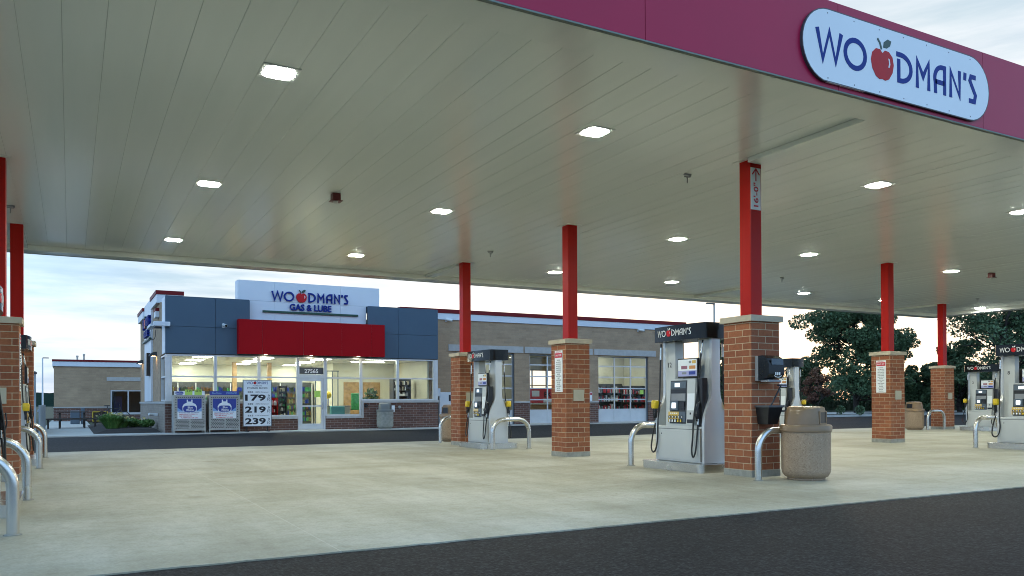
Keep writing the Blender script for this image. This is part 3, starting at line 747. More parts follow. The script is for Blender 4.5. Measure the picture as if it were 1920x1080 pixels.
for t, num in PU.values():
    if num:
        m = MB(); m.text(num, frame((-.0915, .43, 1.78), (0, -1, 0), (0, 0, 1)), h=.085, d=.002, bold=.01); part(t, 'number', m, M['ink'])

# ------------------------------------------------------------------ trash cans
def make_can(label):
    t = thing('trash_can', label, 'trash can', (0, 0, 0), group='round trash cans')
    m = MB(); m.lathe([(.24, 0), (.26, .005), (.26, .03), (.30, .05), (.335, .10), (.345, .16), (.345, .70)], seg=40); part(t, 'body', m, M['aggregate'], 40)
    m = MB(); m.lathe([(.345, .70), (.362, .705), (.365, .78), (.35, .80), (.30, .805)], seg=40); part(t, 'rim', m, M['lid'], 40)
    fn = lambda x_, y_, z_: (max(-.245, min(.245, x_)), y_, z_+(.035*(1-(y_/.3)**2) if z_ > 1.0 else 0))
    m = MB(); m.lathe([(.305, .803), (.295, .92), (.280, .995), (.262, 1.02), (.22, 1.035), (.1, 1.04)], seg=48, fn=fn); ld = part(t, 'lid', m, M['lid'], 35)
    for sg in (-1, 1):
        m = MB(); m.box(sg*.2455, sg*.2485, -.125, .125, .83, .985); part(ld, 'opening', m, M['black'])  # black plate; the shade inside the hollow lid is put into its colour
        m = MB()
        for y0, y1, z0, z1 in ((-.15, -.126, .815, 1.0), (.126, .15, .815, 1.0), (-.125, .125, .986, 1.003), (-.125, .125, .812, .829)): m.box(sg*.2455, sg*.257, y0, y1, z0, z1)
        part(ld, 'opening_rim', m, M['lid'])
    return t
T0 = make_can('large brown pebble trash can in front of the near brick pillar'); T0.location = (9.47, 8.36, 0); T0.rotation_euler = (0, 0, R(-68))
dup(T0, (9.74, 21.5, 0), R(15), 'brown trash can half hidden behind a pillar and steel hoop near the store')
dup(T0, (28.25, 19.75, 0), R(175), 'small far trash can left of the farthest brick pillar')
t = dup(T0, (11.62, 32.45, .03), R(150), 'grey trash can standing against the store brick wall under the window')
for ch in t.children_recursive:
    if 'opening' not in ch.name or 'rim' in ch.name:
        ch.data = ch.data.copy(); ch.data.materials[0] = M['plinth'] if ch.name.startswith('body') else M['grey_lid']

# towel dispenser and squeegee bucket on the near pillar
t = thing('towel_dispenser', 'black and grey paper towel dispenser on the near brick pillar', 'dispenser', (9.24, 8.97, 1.65), world=True)
m = MB(); m.box(9.07, 9.40, 8.90, 8.968, 1.45, 1.83, .01); part(t, 'back_plate', m, M['mid_grey'])
m = MB(); pf = [(8.90, 1.47), (8.74, 1.49), (8.69, 1.55), (8.69, 1.70), (8.73, 1.79), (8.82, 1.835), (8.90, 1.83)]
m.prism([(-a+8.9, b) for a, b in pf], frame((9.08, 8.9, 0), (0, -1, 0), (0, 0, 1)), -.0); m = MB()
m.prism([(8.9-a, b) for a, b in pf], frame((9.40, 8.9, 0), (0, -1, 0), (0, 0, 1)), .325); part(t, 'cover', m, M['black_gloss'], 25)
m = MB(); m.box(9.13, 9.37, 8.683, 8.69, 1.69, 1.78, .003); part(t, 'window', m, M['slate'])
m = MB()
for k in range(3): m.box(9.20+k*.04, 9.225+k*.04, 8.684, 8.689, 1.535, 1.58)
m.ribbon(arc(9.26, 1.535, .07, .03, 180, 360, 10), .01, FRONT(0, 8.689, 0), .004); part(t, 'emblem', m, M['white_letter'])
m = MB(); m.box(9.10, 9.36, 8.72, 8.88, 1.435, 1.468, .006); part(t, 'towel_slot', m, M['mid_grey'])
t = thing('squeegee_bucket', 'black wall bucket with squeegee on the near brick pillar', 'bucket', (9.22, 8.97, .95), world=True)
def taper(mb, x0, x1, y0, y1, z0, X0, X1, Y0, Y1, z1):
    mb.raw([(x0, y0, z0), (x1, y0, z0), (x1, y1, z0), (x0, y1, z0), (X0, Y0, z1), (X1, Y0, z1), (X1, Y1, z1), (X0, Y1, z1)], [(0, 3, 2, 1), (0, 1, 5, 4), (1, 2, 6, 5), (2, 3, 7, 6), (3, 0, 4, 7)])
m = MB(); taper(m, 9.12, 9.32, 8.76, 8.96, .80, 9.08, 9.38, 8.70, 8.968, 1.08); m.quad((9.09, 8.71, 1.03), (9.37, 8.71, 1.03), (9.37, 8.96, 1.03), (9.09, 8.96, 1.03)); part(t, 'tub', m, M['black'])
m = MB(); m.box(9.065, 9.395, 8.685, 8.71, 1.055, 1.085); m.box(9.065, 9.09, 8.711, 8.968, 1.055, 1.085); m.box(9.37, 9.395, 8.711, 8.968, 1.055, 1.085); part(t, 'rim', m, M['dark_grey'])
t = thing('squeegee', 'squeegee handle leaning out of the black bucket', 'squeegee', (9.25, 8.85, 1.0), world=True)
m = MB(); m.tube([(9.24, 8.84, 1.035), (9.44, 8.80, 1.38)], .013, 8); part(t, 'handle', m, M['black'])
m = MB(); m.box(9.40, 9.52, 8.76, 8.84, 1.375, 1.40, .005); part(t, 'head', m, M['dark_grey'])

# ------------------------------------------------------------------ canopy name sign
t = thing('canopy_sign', 'rounded white name sign with apple on the red canopy fascia', 'sign', (9.0, 6.41, 5.24), world=True)
B = FRONT(9.0, 6.436, 5.24)
cap_ = arc(1.34, 0, .42, .42, -90, 90, 16)+arc(-1.34, 0, .42, .42, 90, 270, 16)
m = MB(); m.prism(cap_, B, .035); part(t, 'panel', m, M['sign_white'], 40)
m = MB(); m.ribbon([(p[0]*1.0, p[1]) for p in cap_[:-1]], .012, B, .0355, True); part(t, 'edge', m, M['dark_grey'])
m = MB()
for k in range(7):
    for sz in (-1, 1): m.lathe([(.009, 0), (.007, .003)], 0, 0, 8); nv = 16; m.v[-nv:] = [tuple(B @ V((-1.35+k*.45+p[0], sz*.375+p[1], .035+p[2]))) for p in m.v[-nv:]]
part(t, 'screw', m, M['mid_grey'])
a_, b_ = wordmark(FRONT(7.455, 6.401, 5.045), None, .37, .004)
part(t, 'lettering', a_, M['blue_letter']); part(t, 'apple_emblem', b_, AP)

exec_late = []
# ------------------------------------------------------------------ store
YF = 33.0
st = thing('store', 'convenience store with slate blue panels, red awning and wide lit windows', 'store', (8.7, 38, 0), world=True)
X0, X1 = 3.14, 14.28
# brick front walls (low under the centre windows, high at both ends)
for bx in ((X0, 6.55, 1.12), (6.553, 8.10, .48), (9.27, 10.80, .48), (10.803, X1, 1.12)): part(st, 'front_wall', MB().box(bx[0], bx[1], YF, YF+.25, 0, bx[2]), M['brick_dark'])
for bx in ((X0-.03, 6.58, 1.123, 1.22), (6.583, 8.10, .483, .59), (9.27, 10.77, .483, .59), (10.773, X1+.03, 1.123, 1.22), (10.773, 10.86, .483, 1.12)): part(st, 'window_sill', MB().box(bx[0], bx[1], YF-.05, YF+.2, bx[2], bx[3]), M['sill'])
# windows: frame + pane each
ZH = 3.0
def window(x0, x1, z0, z1, ztr, name='window', par=st, yy=YF, fm='alum', gm='glass', w=.055, mull=()):
    m = MB(); y0, y1 = yy+.02, yy+.14
    m.box(x0, x0+w, y0, y1, z0, z1); m.box(x1-w, x1, y0, y1, z0, z1)
    m.box(x0+w, x1-w, y0, y1, z0, z0+w); m.box(x0+w, x1-w, y0, y1, z1-w, z1)
    if ztr: m.box(x0+w, x1-w, y0, y1, ztr-w/2, ztr+w/2)
    for q in mull: m.box(q-w/2, q+w/2, y0+.003, y1-.003, z0+w, z1-w)
    f = part(par, name, m, M[fm])
    m = MB(); m.quad((x0+w, yy+.08, z0+w), (x1-w, yy+.08, z0+w), (x1-w, yy+.08, z1-w), (x0+w, yy+.08, z1-w)); part(f, 'pane', m, M[gm])
    return f
for bx in ((X0, 3.32), (14.12, X1)): part(st, 'corner_post', MB().box(bx[0], bx[1], YF+.01, YF+.18, 1.22, ZH), M['alum'])
window(3.322, 4.94, 1.22, ZH, 2.16); window(4.945, 6.58, 1.22, ZH, 2.16); window(6.585, 8.12, .59, ZH, 2.16); window(9.25, 10.77, .59, ZH, 2.16)
window(10.775, 12.41, 1.22, ZH, 2.16); window(12.415, 14.118, 1.22, ZH, 2.16); window(8.125, 9.245, 2.24, ZH, None)
m = MB(); m.quad((8.19, YF+.076, 2.31), (9.18, YF+.076, 2.31), (9.18, YF+.076, 2.58), (8.19, YF+.076, 2.58)); part(st, 'number_panel', m, M['dark_grey'])
m = MB(); m.text('27565', FRONT(8.68, YF+.07, 2.43), h=.16, w=.56, d=.004, bold=.015); part(st, 'number', m, M['white_letter'])
# door
m = MB(); dz = 2.235
m.box(8.125, 8.20, YF+.02, YF+.14, .03, dz); m.box(9.17, 9.245, YF+.02, YF+.14, .03, dz); m.box(8.20, 9.17, YF+.02, YF+.14, 2.15, dz)
df = part(st, 'door_frame', m, M['alum'])
m = MB(); m.box(8.205, 8.30, YF+.04, YF+.09, .04, 2.145); m.box(9.07, 9.165, YF+.04, YF+.09, .04, 2.145); m.box(8.30, 9.07, YF+.04, YF+.09, .04, .28); m.box(8.30, 9.07, YF+.04, YF+.09, 2.02, 2.145); m.box(8.30, 9.07, YF+.035, YF+.085, .97, 1.03)
dr = part(st, 'door', m, M['alum'])
m = MB(); m.quad((8.30, YF+.065, .28), (9.07, YF+.065, .28), (9.07, YF+.065, 2.02), (8.30, YF+.065, 2.02)); part(dr, 'pane', m, M['glass'])
m = MB(); m.tube([(9.12, YF+.04, .85), (9.12, YF-.02, .87), (9.12, YF-.02, 1.13), (9.12, YF+.04, 1.15)], .012, 8); part(dr, 'handle', m, M['steel'])
m = MB(); m.quad((8.80, YF+.06, 1.36), (9.05, YF+.06, 1.36), (9.05, YF+.06, 1.62), (8.80, YF+.06, 1.62)); part(dr, 'notice', m, M['lime'])
# slate blue cladding, split into panels with open joints
def clad(name, rects, y0, y1, mat, gap=.006):
    m = MB()
    for (a0, a1, b0, b1) in rects: m.box(a0+gap, a1-gap, y0, y1, b0+gap, b1-gap)
    return part(st, name, m, mat)
clad('blue_cladding', [(3.14, 4.94, 3.03, 4.06), (4.94, 6.23, 3.03, 4.06), (3.14, 4.94, 4.06, 5.19), (4.94, 6.23, 4.06, 5.19)], YF-.03, YF+.02, M['blue_acm'])
clad('blue_cladding', [(11.08, 12.42, 3.03, 4.06), (12.42, 14.28, 3.03, 4.06), (11.08, 12.42, 4.06, 5.20), (12.42, 14.28, 4.06, 5.20)], YF-.03, YF+.02, M['blue_acm'])
m = MB(); m.box(3.15, 6.225, YF+.0205, YF+.20, 3.005, 4.95); m.box(6.227, 11.083, YF+.0205, YF+.20, 3.005, 4.30); m.box(11.085, 14.27, YF+.0205, YF+.20, 3.005, 4.95); part(st, 'header_wall', m, M['dark_grey'])
for bx in ((3.15, 6.2, 5.19), (11.1, 14.27, 5.20)): part(st, 'parapet', MB().box(bx[0], bx[1], YF-.02, YF+.5, bx[2], bx[2]+.02).box(bx[0], bx[1], YF+.021, YF+.4, 4.952, bx[2]-.001), M['blue_acm'])
clad('name_panel', [(5.83, 7.25, 5.22, 6.02), (7.25, 9.95, 5.22, 6.02), (9.95, 11.66, 5.22, 6.02), (6.24, 7.25, 4.30, 5.22), (7.25, 9.95, 4.30, 5.22), (9.95, 11.07, 4.30, 5.22)], YF+.22, YF+.40, M['white_acm'], .003)
m = MB(); m.box(5.83, 11.66, YF+.401, YF+.9, 5.0, 6.03); part(st, 'name_panel_back', m, M['white_acm'])
a_, b_ = wordmark(FRONT(7.12, YF+.215, 5.26), None, .385, .06, w=.16)
part(st, 'name_lettering', a_, M['navy']); part(st, 'apple_emblem', b_, [M['apple'], M['green_bar'], M['white_letter']])
m = MB(); m.text('GAS & LUBE', FRONT(8.69, YF+.19, 5.03), h=.27, w=1.72, d=.05, bold=.03); part(st, 'tagline_lettering', m, M['navy'])
m = MB(); m.box(6.76, 10.70, YF+.15, YF+.216, 4.765, 4.845); part(st, 'name_underline', m, M['green_bar'])
# red awning box
ya = YF-.42; sc_ = ya/YF
ax0, ax1, az0, az1 = 5.74, 11.66, 3.045, 4.40
m = MB(); prs = [5.74, 6.62, 8.24, 9.82, 11.1, 11.66]
for i in range(len(prs)-1): m.box(prs[i]+.004, prs[i+1]-.004, ya, ya+.02, az0, az1)
m.box(ax0-.012, ax0, ya+.006, YF-.031, az0, az1); m.box(ax1, ax1+.012, ya+.006, YF-.031, az0, az1); m.box(ax0, ax1, ya+.02, YF-.031, az1-.012, az1-.001)
part(st, 'red_awning', m, M['red_acm'])
m = MB(); m.box(ax0+.004, ax1-.004, ya+.021, YF-.031, az0+.02, az0+.04); m.box(ax0+.005, ax1-.005, ya+.0205, ya+.03, az0+.041, az1-.013); part(st, 'awning_soffit', m, M['soft_white'])
for lx in (6.8, 8.62, 10.6):
    m = MB(); m.lathe([(.07, az0+.012), (.07, az0+.019)], lx, YF-.2, 16); part(st, 'downlight', m, M['soffit_led'])
# side wall, pylon and parapets on the left
m = MB(); m.box(X0+.01, X0+.3, YF+.20, 45.5, 0, 1.12); part(st, 'side_base_wall', m, M['cmu'])
m = MB(); m.box(X0-.03, X0+.3, YF+.203, 45.5, 1.123, 1.21); part(st, 'side_sill', m, M['sill'])
m = MB(); m.box(X0+.02, X0+.3, 35.1, 38.2, 1.213, 5.18); m.box(X0+.02, X0+.3, 38.203, 42.2, 1.213, 4.8); m.box(X0+.02, X0+.3, 42.203, 45.5, 1.213, 5.18); m.box(X0+.02, X0+.3, YF+.25, 35.097, 3.03, 4.9); part(st, 'side_wall', m, M['brick_tan'])
m = MB(); m.box(X0-.012, X0+.018, YF+.021, 34.1, 3.04, 5.18); part(st, 'white_return', m, M['white_acm'])
window(0, 0.001, 0, 1, None) if False else None
def side_window(y0, y1, z0, z1):
    m = MB(); w = .06
    for a0, a1, b0, b1 in ((y0, y0+w, z0, z1), (y1-w, y1, z0, z1), (y0+w, y1-w, z0, z0+w), (y0+w, y1-w, z1-w, z1), (y0+w, y1-w, 2.13, 2.19)): m.box(X0+.04, X0+.16, a0, a1, b0, b1)
    f = part(st, 'window', m, M['alum'])
    m = MB(); m.quad((X0+.1, y0+w, z0+w), (X0+.1, y1-w, z0+w), (X0+.1, y1-w, z1-w), (X0+.1, y0+w, z1-w)); part(f, 'pane', m, M['glass_dark'])
side_window(YF+.25, 35.09, 1.22, ZH)
for y0, y1 in ((35.3, 38.1), (42.3, 45.4)):
    m = MB(); m.box(X0-.10, X0+.9, y0, y1, 5.183, 5.52); part(st, 'parapet_band', m, M['white_acm'])
    m = MB(); m.box(X0-.13, X0+.93, y0-.03, y1+.03, 5.523, 5.68); part(st, 'parapet_coping', m, M['coping'])
m = MB(); m.box(X0-.12, X0+.018, 35.5, 36.2, 4.62, 4.86); part(st, 'bracket_band', m, M['white_acm'])
m = MB(); m.box(X0-.13, X0+.018, 35.48, 36.22, 4.863, 4.99); part(st, 'bracket_coping', m, M['coping'])
m = MB(); m.box(X0-.05, X0+.018, 38.4, 42.0, 1.22, 5.7); part(st, 'side_panel', m, M['white_acm'])
a_, b_ = wordmark(LEFTF(X0-.052, 41.7, 4.58), None, .40, .11, w=.17); part(st, 'side_lettering', a_, M['navy']); part(st, 'side_apple', b_, AP)
m = MB(); m.text('GAS & LUBE', LEFTF(X0-.052, 40.1, 4.27), h=.30, w=2.0, d=.11, bold=.03); part(st, 'side_tagline', m, M['navy'])
m = MB(); m.box(X0-.16, X0-.051, 38.3, 42.0, 3.93, 4.0); part(st, 'side_underline', m, M['green_bar'])
m = MB(); m.box(X0-.20, X0-.051, 38.8, 39.4, 2.35, 3.35); part(st, 'side_display', m, M['black'])
m = MB(); m.box(3.45, 14.2, YF+.6, 45.4, 4.6, 4.7); part(st, 'roof', m, M['galv'])
m = MB(); m.box(14.0, X1-.01, YF+.26, 45.5, 0, 4.9); m.box(X0+.31, 13.99, 45.2, 45.5, 0, 4.9); part(st, 'back_wall', m, M['brick_tan'])
# interior
m = MB(); m.box(3.46, 13.98, YF+.26, 45.1, -.05, .04); part(st, 'interior_floor', m, M['beige'])
m = MB(); m.box(3.46, 13.98, YF+.21, 45.1, 3.0, 3.05); part(st, 'interior_ceiling', m, M['soft_white'])
m = MB(); m.box(3.46, 11.0, 41.6, 41.7, .04, 2.995); m.box(11.0, 13.98, 37.6, 37.7, .04, 2.995); m.box(10.9, 10.998, 37.6, 41.6, .04, 2.995); m.box(13.9, 13.98, YF+.3, 37.59, .04, 2.995); m.box(3.46, 3.50, 35.1, 41.59, .04, 2.995); part(st, 'interior_wall', m, M['cream'])
for lx, ly in ((4.66, 34.5), (4.72, 37.2), (4.82, 40.5), (7.1, 34.7), (7.13, 37.4), (7.2, 40.2), (9.5, 34.6), (9.55, 37.5), (9.65, 40.5)):
    m = MB(); m.box(lx-.31, lx+.31, ly-.55, ly+.55, 2.985, 2.998); part(st, 'ceiling_panel_light', m, M['troffer'])
for lx, ly in ((12.0, 33.8), (12.03, 35.9)):
    m = MB(); m.box(lx-.75, lx+.75, ly-.15, ly+.15, 2.985, 2.998); part(st, 'ceiling_panel_light', m, M['troffer'])
# columns and rails inside
for cx_ in (6.45, 8.0): part(st, 'interior_post', MB().box(cx_, cx_+.18, 38.2, 38.4, .04, 2.98), M['wood'])
m = MB()
for k in range(5): m.box(9.75+k*.26, 9.79+k*.26, 36.5, 36.54, .04, 2.55)
m.box(9.7, 10.85, 36.49, 36.55, 2.552, 2.6); part(st, 'queue_screen', m, M['slate'])
for bx in ((11.4, 12.3), (12.35, 13.2)): part(st, 'interior_door', MB().box(bx[0], bx[1], 37.55, 37.598, .04, 2.1), M['wood'])

def shelf_unit(x0, x1, y0, y1, zt, n, frame_m, goods, label, cat='shelf', gp='store shelves seen through the windows', dens=.055):
    t = thing('display_shelf', label, cat, ((x0+x1)/2, (y0+y1)/2, .04), world=True, group=gp)
    m = MB(); m.box(x0, x0+.03, y0, y1, .04, zt); m.box(x1-.03, x1, y0, y1, .04, zt); m.box(x0+.03, x1-.03, y1-.03, y1, .04, zt)
    for k in range(n): zz = .15+k*(zt-.2)/n; m.box(x0+.03, x1-.03, y0, y1-.03, zz, zz+.02)
    part(t, 'rack', m, frame_m)
    m = MB(); 
    for k in range(n):
        zz = .172+k*(zt-.2)/n; hh = (zt-.2)/n*.75; q = x0+.05
        while q < x1-.06:
            w = random.uniform(dens*.6, dens*1.2); m.cm = random.randrange(len(goods))
            if q+w < x1-.04: zt_ = zz+hh*random.uniform(.45, 1); m.box(q, q+w*.85, y0+.03+random.uniform(0, .05), y0+.2, zz, zt_)
            q += w
    part(t, 'goods', m, goods)
shelf_unit(6.75, 7.25, 34.3, 34.8, 1.75, 5, M['green'], [M['green'], M['green'], M['white'], M['navy']], 'green stand of bottles behind the price sign in the store window')
shelf_unit(7.32, 7.62, 34.4, 34.8, 1.35, 4, M['red_acm'], [M['red_ink'], M['white'], M['orange']], 'low red and white snack stand behind the store window')
shelf_unit(7.68, 8.02, 34.5, 34.9, 1.85, 8, M['black'], [M['white'], M['dark_grey'], M['beige'], M['green']], 'tall black rack of small bottles left of the store door', dens=.06)
shelf_unit(12.75, 13.6, 34.5, 35.0, 2.2, 8, M['dark_grey'], [M['white'], M['beige'], M['black'], M['mid_grey']], 'dark rack of jars behind the right end window of the store', dens=.08)
shelf_unit(4.0, 5.6, 35.2, 35.7, 1.5, 5, M['beige'], [M['red_ink'], M['bottle_amber'], M['navy'], M['green']], 'low snack shelf behind the gas cages in the store', dens=.07)
t = thing('drink_cooler', 'long row of lit drink coolers at the back of the store', 'cooler', (7.2, 41, .04), world=True)  # dark row put in where the panes mirror dark trees
m = MB(); m.box(3.6, 10.8, 41.0, 41.59, .05, 2.15); part(t, 'case', m, M['dark_grey'])
m = MB()
for k in range(9):
    for r_ in range(6):
        q = 3.7+k*.79
        for s_ in range(11):
            if s_ % 3 == 0 or random.random() < .3: m.cm = random.randrange(5)
            m.box(q+s_*.064, q+s_*.064+.045, 40.9, 40.99, .2+r_*.3, .2+r_*.3+random.uniform(.14, .24))
part(t, 'bottles', m, [M['green'], M['bottle'], M['bottle_amber'], M['navy'], M['olive']])['kind'] = 'stuff'
m = MB()
for k in range(10): m.box(3.62+k*.79, 3.67+k*.79, 40.86, 40.90, .08, 2.1)
part(t, 'door_frame', m, M['alum'])
t = thing('checkout_counter', 'pale checkout counter behind the window right of the store door', 'counter', (10.1, 34.6, .04), world=True)
m = MB(); m.box(9.55, 10.7, 34.3, 34.9, .05, .95); part(t, 'base', m, M['cream'])
m = MB(); m.box(9.5, 10.74, 34.25, 34.95, .952, 1.0); part(t, 'countertop', m, M['mid_grey'])
m = MB(); m.box(9.75, 10.35, 33.95, 34.2, .62, .98, .02); m.box(9.85, 10.2, 33.94, 33.949, .80, .82)
solo('sale_bin', m, M['teal'], 'pale teal bin in the store window right of the door', 'bin', (10.05, 34.1, .62))
t = thing('balloon', 'round yellow balloon above the counter in the store window', 'balloon', (9.78, 34.5, 1.0), world=True)  # plain ball, stand-in for the yellow head of a display
m = MB(); m.lathe([(.03, 1.30), (.10, 1.34), (.145, 1.44), (.13, 1.55), (.06, 1.61), (.01, 1.62)], 9.78, 34.5, 16); part(t, 'ball', m, M['yellow'], True)
m = MB(); m.tube([(9.78, 34.5, 1.0), (9.78, 34.5, 1.3)], .02, 6); part(t, 'stick', m, M['navy'])
t = thing('office_chair', 'dark green chair back inside the window above the trash can', 'chair', (11.3, 35, .04), world=True)
m = MB(); m.box(11.0, 11.5, 35.1, 35.18, .8, 1.55, .03); part(t, 'backrest', m, M['green'])
m = MB(); m.box(11.0, 11.5, 34.7, 35.2, .5, .6, .03); part(t, 'seat', m, M['green'])
m = MB(); m.tube([(11.25, 34.95, .05), (11.25, 34.95, .5)], .03, 8); part(t, 'pedestal', m, M['black'])
t = thing('potted_plant', 'dark bushy potted plant inside the right store window', 'plant', (11.95, 35.2, .04), world=True)
m = MB(); m.lathe([(.16, .05), (.2, .5), (.21, .52)], 11.95, 35.2, 16); part(t, 'pot', m, M['dark_grey'], 40)
def leaves(mb, c_, rad, n, size, flat=1.0, rnd=random):
    for _ in range(n):
        while True:
            q = V((rnd.uniform(-1, 1), rnd.uniform(-1, 1), rnd.uniform(-1, 1)))
            if .15 < q.length < 1: break
        q = q.normalized()*(q.length**.6)
        p = V(c_)+V((q.x*rad[0], q.y*rad[1], q.z*rad[2]))
        a = V((rnd.gauss(0, 1), rnd.gauss(0, 1), rnd.gauss(0, 1)*flat)).normalized(); b = a.cross(V((rnd.gauss(0, 1), rnd.gauss(0, 1), rnd.gauss(0, 1)))).normalized()
        s_ = size*rnd.uniform(.6, 1.3)
        mb.quad(p-a*s_*.5, p+b*s_*.28, p+a*s_*.5, p-b*s_*.28)
m = MB(); leaves(m, (11.95, 35.2, 1.2), (.35, .3, .55), 220, .22); m.tube([(11.95, 35.2, .5), (11.95, 35.2, 1.2)], .03, 6); part(t, 'foliage', m, M['leaf'])

# ------------------------------------------------------------------ service garage
YG = 34.6
ga = thing('service_garage', 'long tan brick service garage with glass bay doors beside the store', 'garage', (22, 40, 0), world=True)
DO = [(15.78, 19.03), (19.88, 23.13), (23.98, 27.23)]; ZD = 3.47
xs = [14.3, 15.78, 19.03, 19.88, 23.13, 23.98, 27.23, 29.7]
m = MB(); mw = MB(); ms_ = MB()
for i in range(0, 8, 2):
    m.box(xs[i], xs[i+1], YG, YG+.3, 1.16, 3.50); part(ga, 'wainscot', MB().box(xs[i], xs[i+1], YG, YG+.3, 0, 1.07), M['brick_dark']); part(ga, 'sill', MB().box(xs[i]-.01, xs[i+1]+.01, YG-.03, YG+.3, 1.072, 1.158), M['sill'])
m.box(14.3, 29.7, YG, YG+.3, 3.503, 4.97); m.box(29.41, 29.7, YG+.302, 47, 0, 4.97); m.box(14.3, 29.4, 46.7, 47, 3.25, 4.97); m.box(14.3, 29.4, 46.7, 47, 0, .9); m.box(14.3, 25.8, 46.7, 47, .9, 3.25)
part(ga, 'wall', m, M['brick_tan'])
m = MB(); m.box(14.29, 29.75, YG-.06, YG+.35, 4.973, 5.27); m.box(29.45, 29.75, YG+.352, 47, 4.973, 5.27); part(ga, 'parapet_band', m, M['white_acm'])
m = MB(); m.box(13.1, 29.8, YG-.09, YG+.38, 5.273, 5.46); m.box(29.42, 29.8, YG+.382, 47, 5.273, 5.46); part(ga, 'coping', m, M['coping'])
m = MB(); m.box(14.3, 29.4, YG+.4, 46.9, 4.6, 4.7); part(ga, 'roof', m, M['galv'])
for x0, x1 in DO:
    m = MB(); m.box(x0-.28, x1+.48, YG-.04, YG+.02, 3.52, 3.83); part(ga, 'lintel', m, M['sill'])
    m = MB(); m.box(x0, x0+.05, YG+.08, YG+.22, 0, ZD); m.box(x1, x1+.0, YG, YG, 0, 0); m.box(x1-.05, x1, YG+.08, YG+.22, 0, ZD); m.box(x0+.05, x1-.05, YG+.08, YG+.22, ZD-.05, ZD); part(ga, 'door_jamb', m, M['slate'])
    m = MB(); rz_ = [.05, .68, 1.20, 1.77, 2.36, 2.93, ZD-.055]
    a0, a1 = x0+.055, x1-.055; cw = (a1-a0)/3
    for q in range(4): xx = a0+q*cw; m.box(xx-(.03 if q else 0), xx+(.03 if q < 3 else 0), YG+.12, YG+.17, .05, ZD-.056)
    for zz in rz_: m.box(a0+.031, a1-.031, YG+.123, YG+.167, zz, zz+.055)
    m.box(a0+.031, a1-.031, YG+.14, YG+.15, .106, .679)
    dd = part(ga, 'bay_door', m, M['alum'])
    m = MB(); m.quad((a0, YG+.145, .7), (a1, YG+.145, .7), (a1, YG+.145, ZD-.06), (a0, YG+.145, ZD-.06)); part(dd, 'pane', m, M['glass'])
m = MB(); m.box(14.31, 29.39, YG+.31, 46.69, -.05, .03); part(ga, 'interior_floor', m, M['plinth'])
m = MB(); m.box(14.31, 29.39, YG+.31, 46.69, 4.0, 4.05); part(ga, 'interior_ceiling', m, M['soft_white'])
m = MB(); m.box(14.31, 25.8, 46.5, 46.69, .9, 3.99); m.box(27.45, 29.29, 39.6, 39.7, .03, 3.99); m.box(25.81, 29.39, 46.5, 46.69, 3.25, 3.99); m.box(29.30, 29.39, YG+.31, 39.59, .03, 3.99); m.box(19.4, 19.5, YG+.31, 46.4, .03, 3.99); part(ga, 'interior_wall', m, M['cream'])
f = window(25.85, 29.25, .9, 3.24, 2.2, par=ga, yy=46.6, mull=(27, 28.1))
for lx, ly in ((26.5, 36.2), (26.5, 38.3), (21.5, 37), (21.5, 43), (17, 38)):
    m = MB(); m.box(lx-1.1, lx+1.1, ly-.15, ly+.15, 3.98, 3.998); part(ga, 'ceiling_panel_light', m, M['troffer'])
shelf_unit(25.3, 26.95, 36.6, 37.1, 2.1, 4, M['dark_grey'], [M['white'], M['red_ink'], M['black'], M['mid_grey']], 'left parts shelf behind the right bay door of the garage', gp='parts shelves in the garage', dens=.09)
shelf_unit(27.0, 28.9, 36.6, 37.1, 2.0, 4, M['dark_grey'], [M['red_ink'], M['red_ink'], M['black'], M['white'], M['dark_grey']], 'right parts shelf with red boxes behind the right bay door', gp='parts shelves in the garage', dens=.09)
t = thing('banner', 'red banner with black and white lettering behind the middle bay door', 'banner', (21.3, 36.5, 1.4), world=True)
m = MB(); m.box(20.9, 23.6, 36.5, 36.52, 1.05, 1.80); part(t, 'cloth', m, M['red_ink'])
m = MB(); m.box(21.1, 21.55, 36.49, 36.499, 1.4, 1.7); m.box(21.8, 23.4, 36.49, 36.499, 1.08, 1.28); part(t, 'white_patch', m, M['white_letter'])
m = MB(); m.text('EX', FRONT(22.05, 36.488, 1.50), h=.30, w=.42, d=.004, bold=.02); part(t, 'lettering', m, M['ink'])
for px_ in (21.0, 23.5):
    m = MB(); m.tube([(px_, 36.54, .03), (px_, 36.54, 1.9)], .02, 6); part(t, 'pole', m, M['galv'])
m = MB(); m.box(23.44, 23.58, YG-.012, YG-.001, 1.15, 1.62); m.cm = 1; m.box(23.455, 23.565, YG-.015, YG-.0125, 1.45, 1.58)
solo('wall_sign', m, [M['sign_white'], M['red_ink']], 'narrow white and red sign on the garage wall between bay doors', 'sign', (23.5, YG, 1.4))
m = MB(); m.quad((26.75, YG+.138, 1.50), (27.0, YG+.138, 1.50), (27.0, YG+.138, 1.72), (26.75, YG+.138, 1.72)); m.quad((26.76, YG+.137, 1.60), (26.99, YG+.137, 1.60), (26.99, YG+.137, 1.62), (26.76, YG+.137, 1.62))
solo('window_notice', m, M['lime'], 'small lime green notice on the right bay door glass', 'notice', (26.87, YG+.13, 1.6))

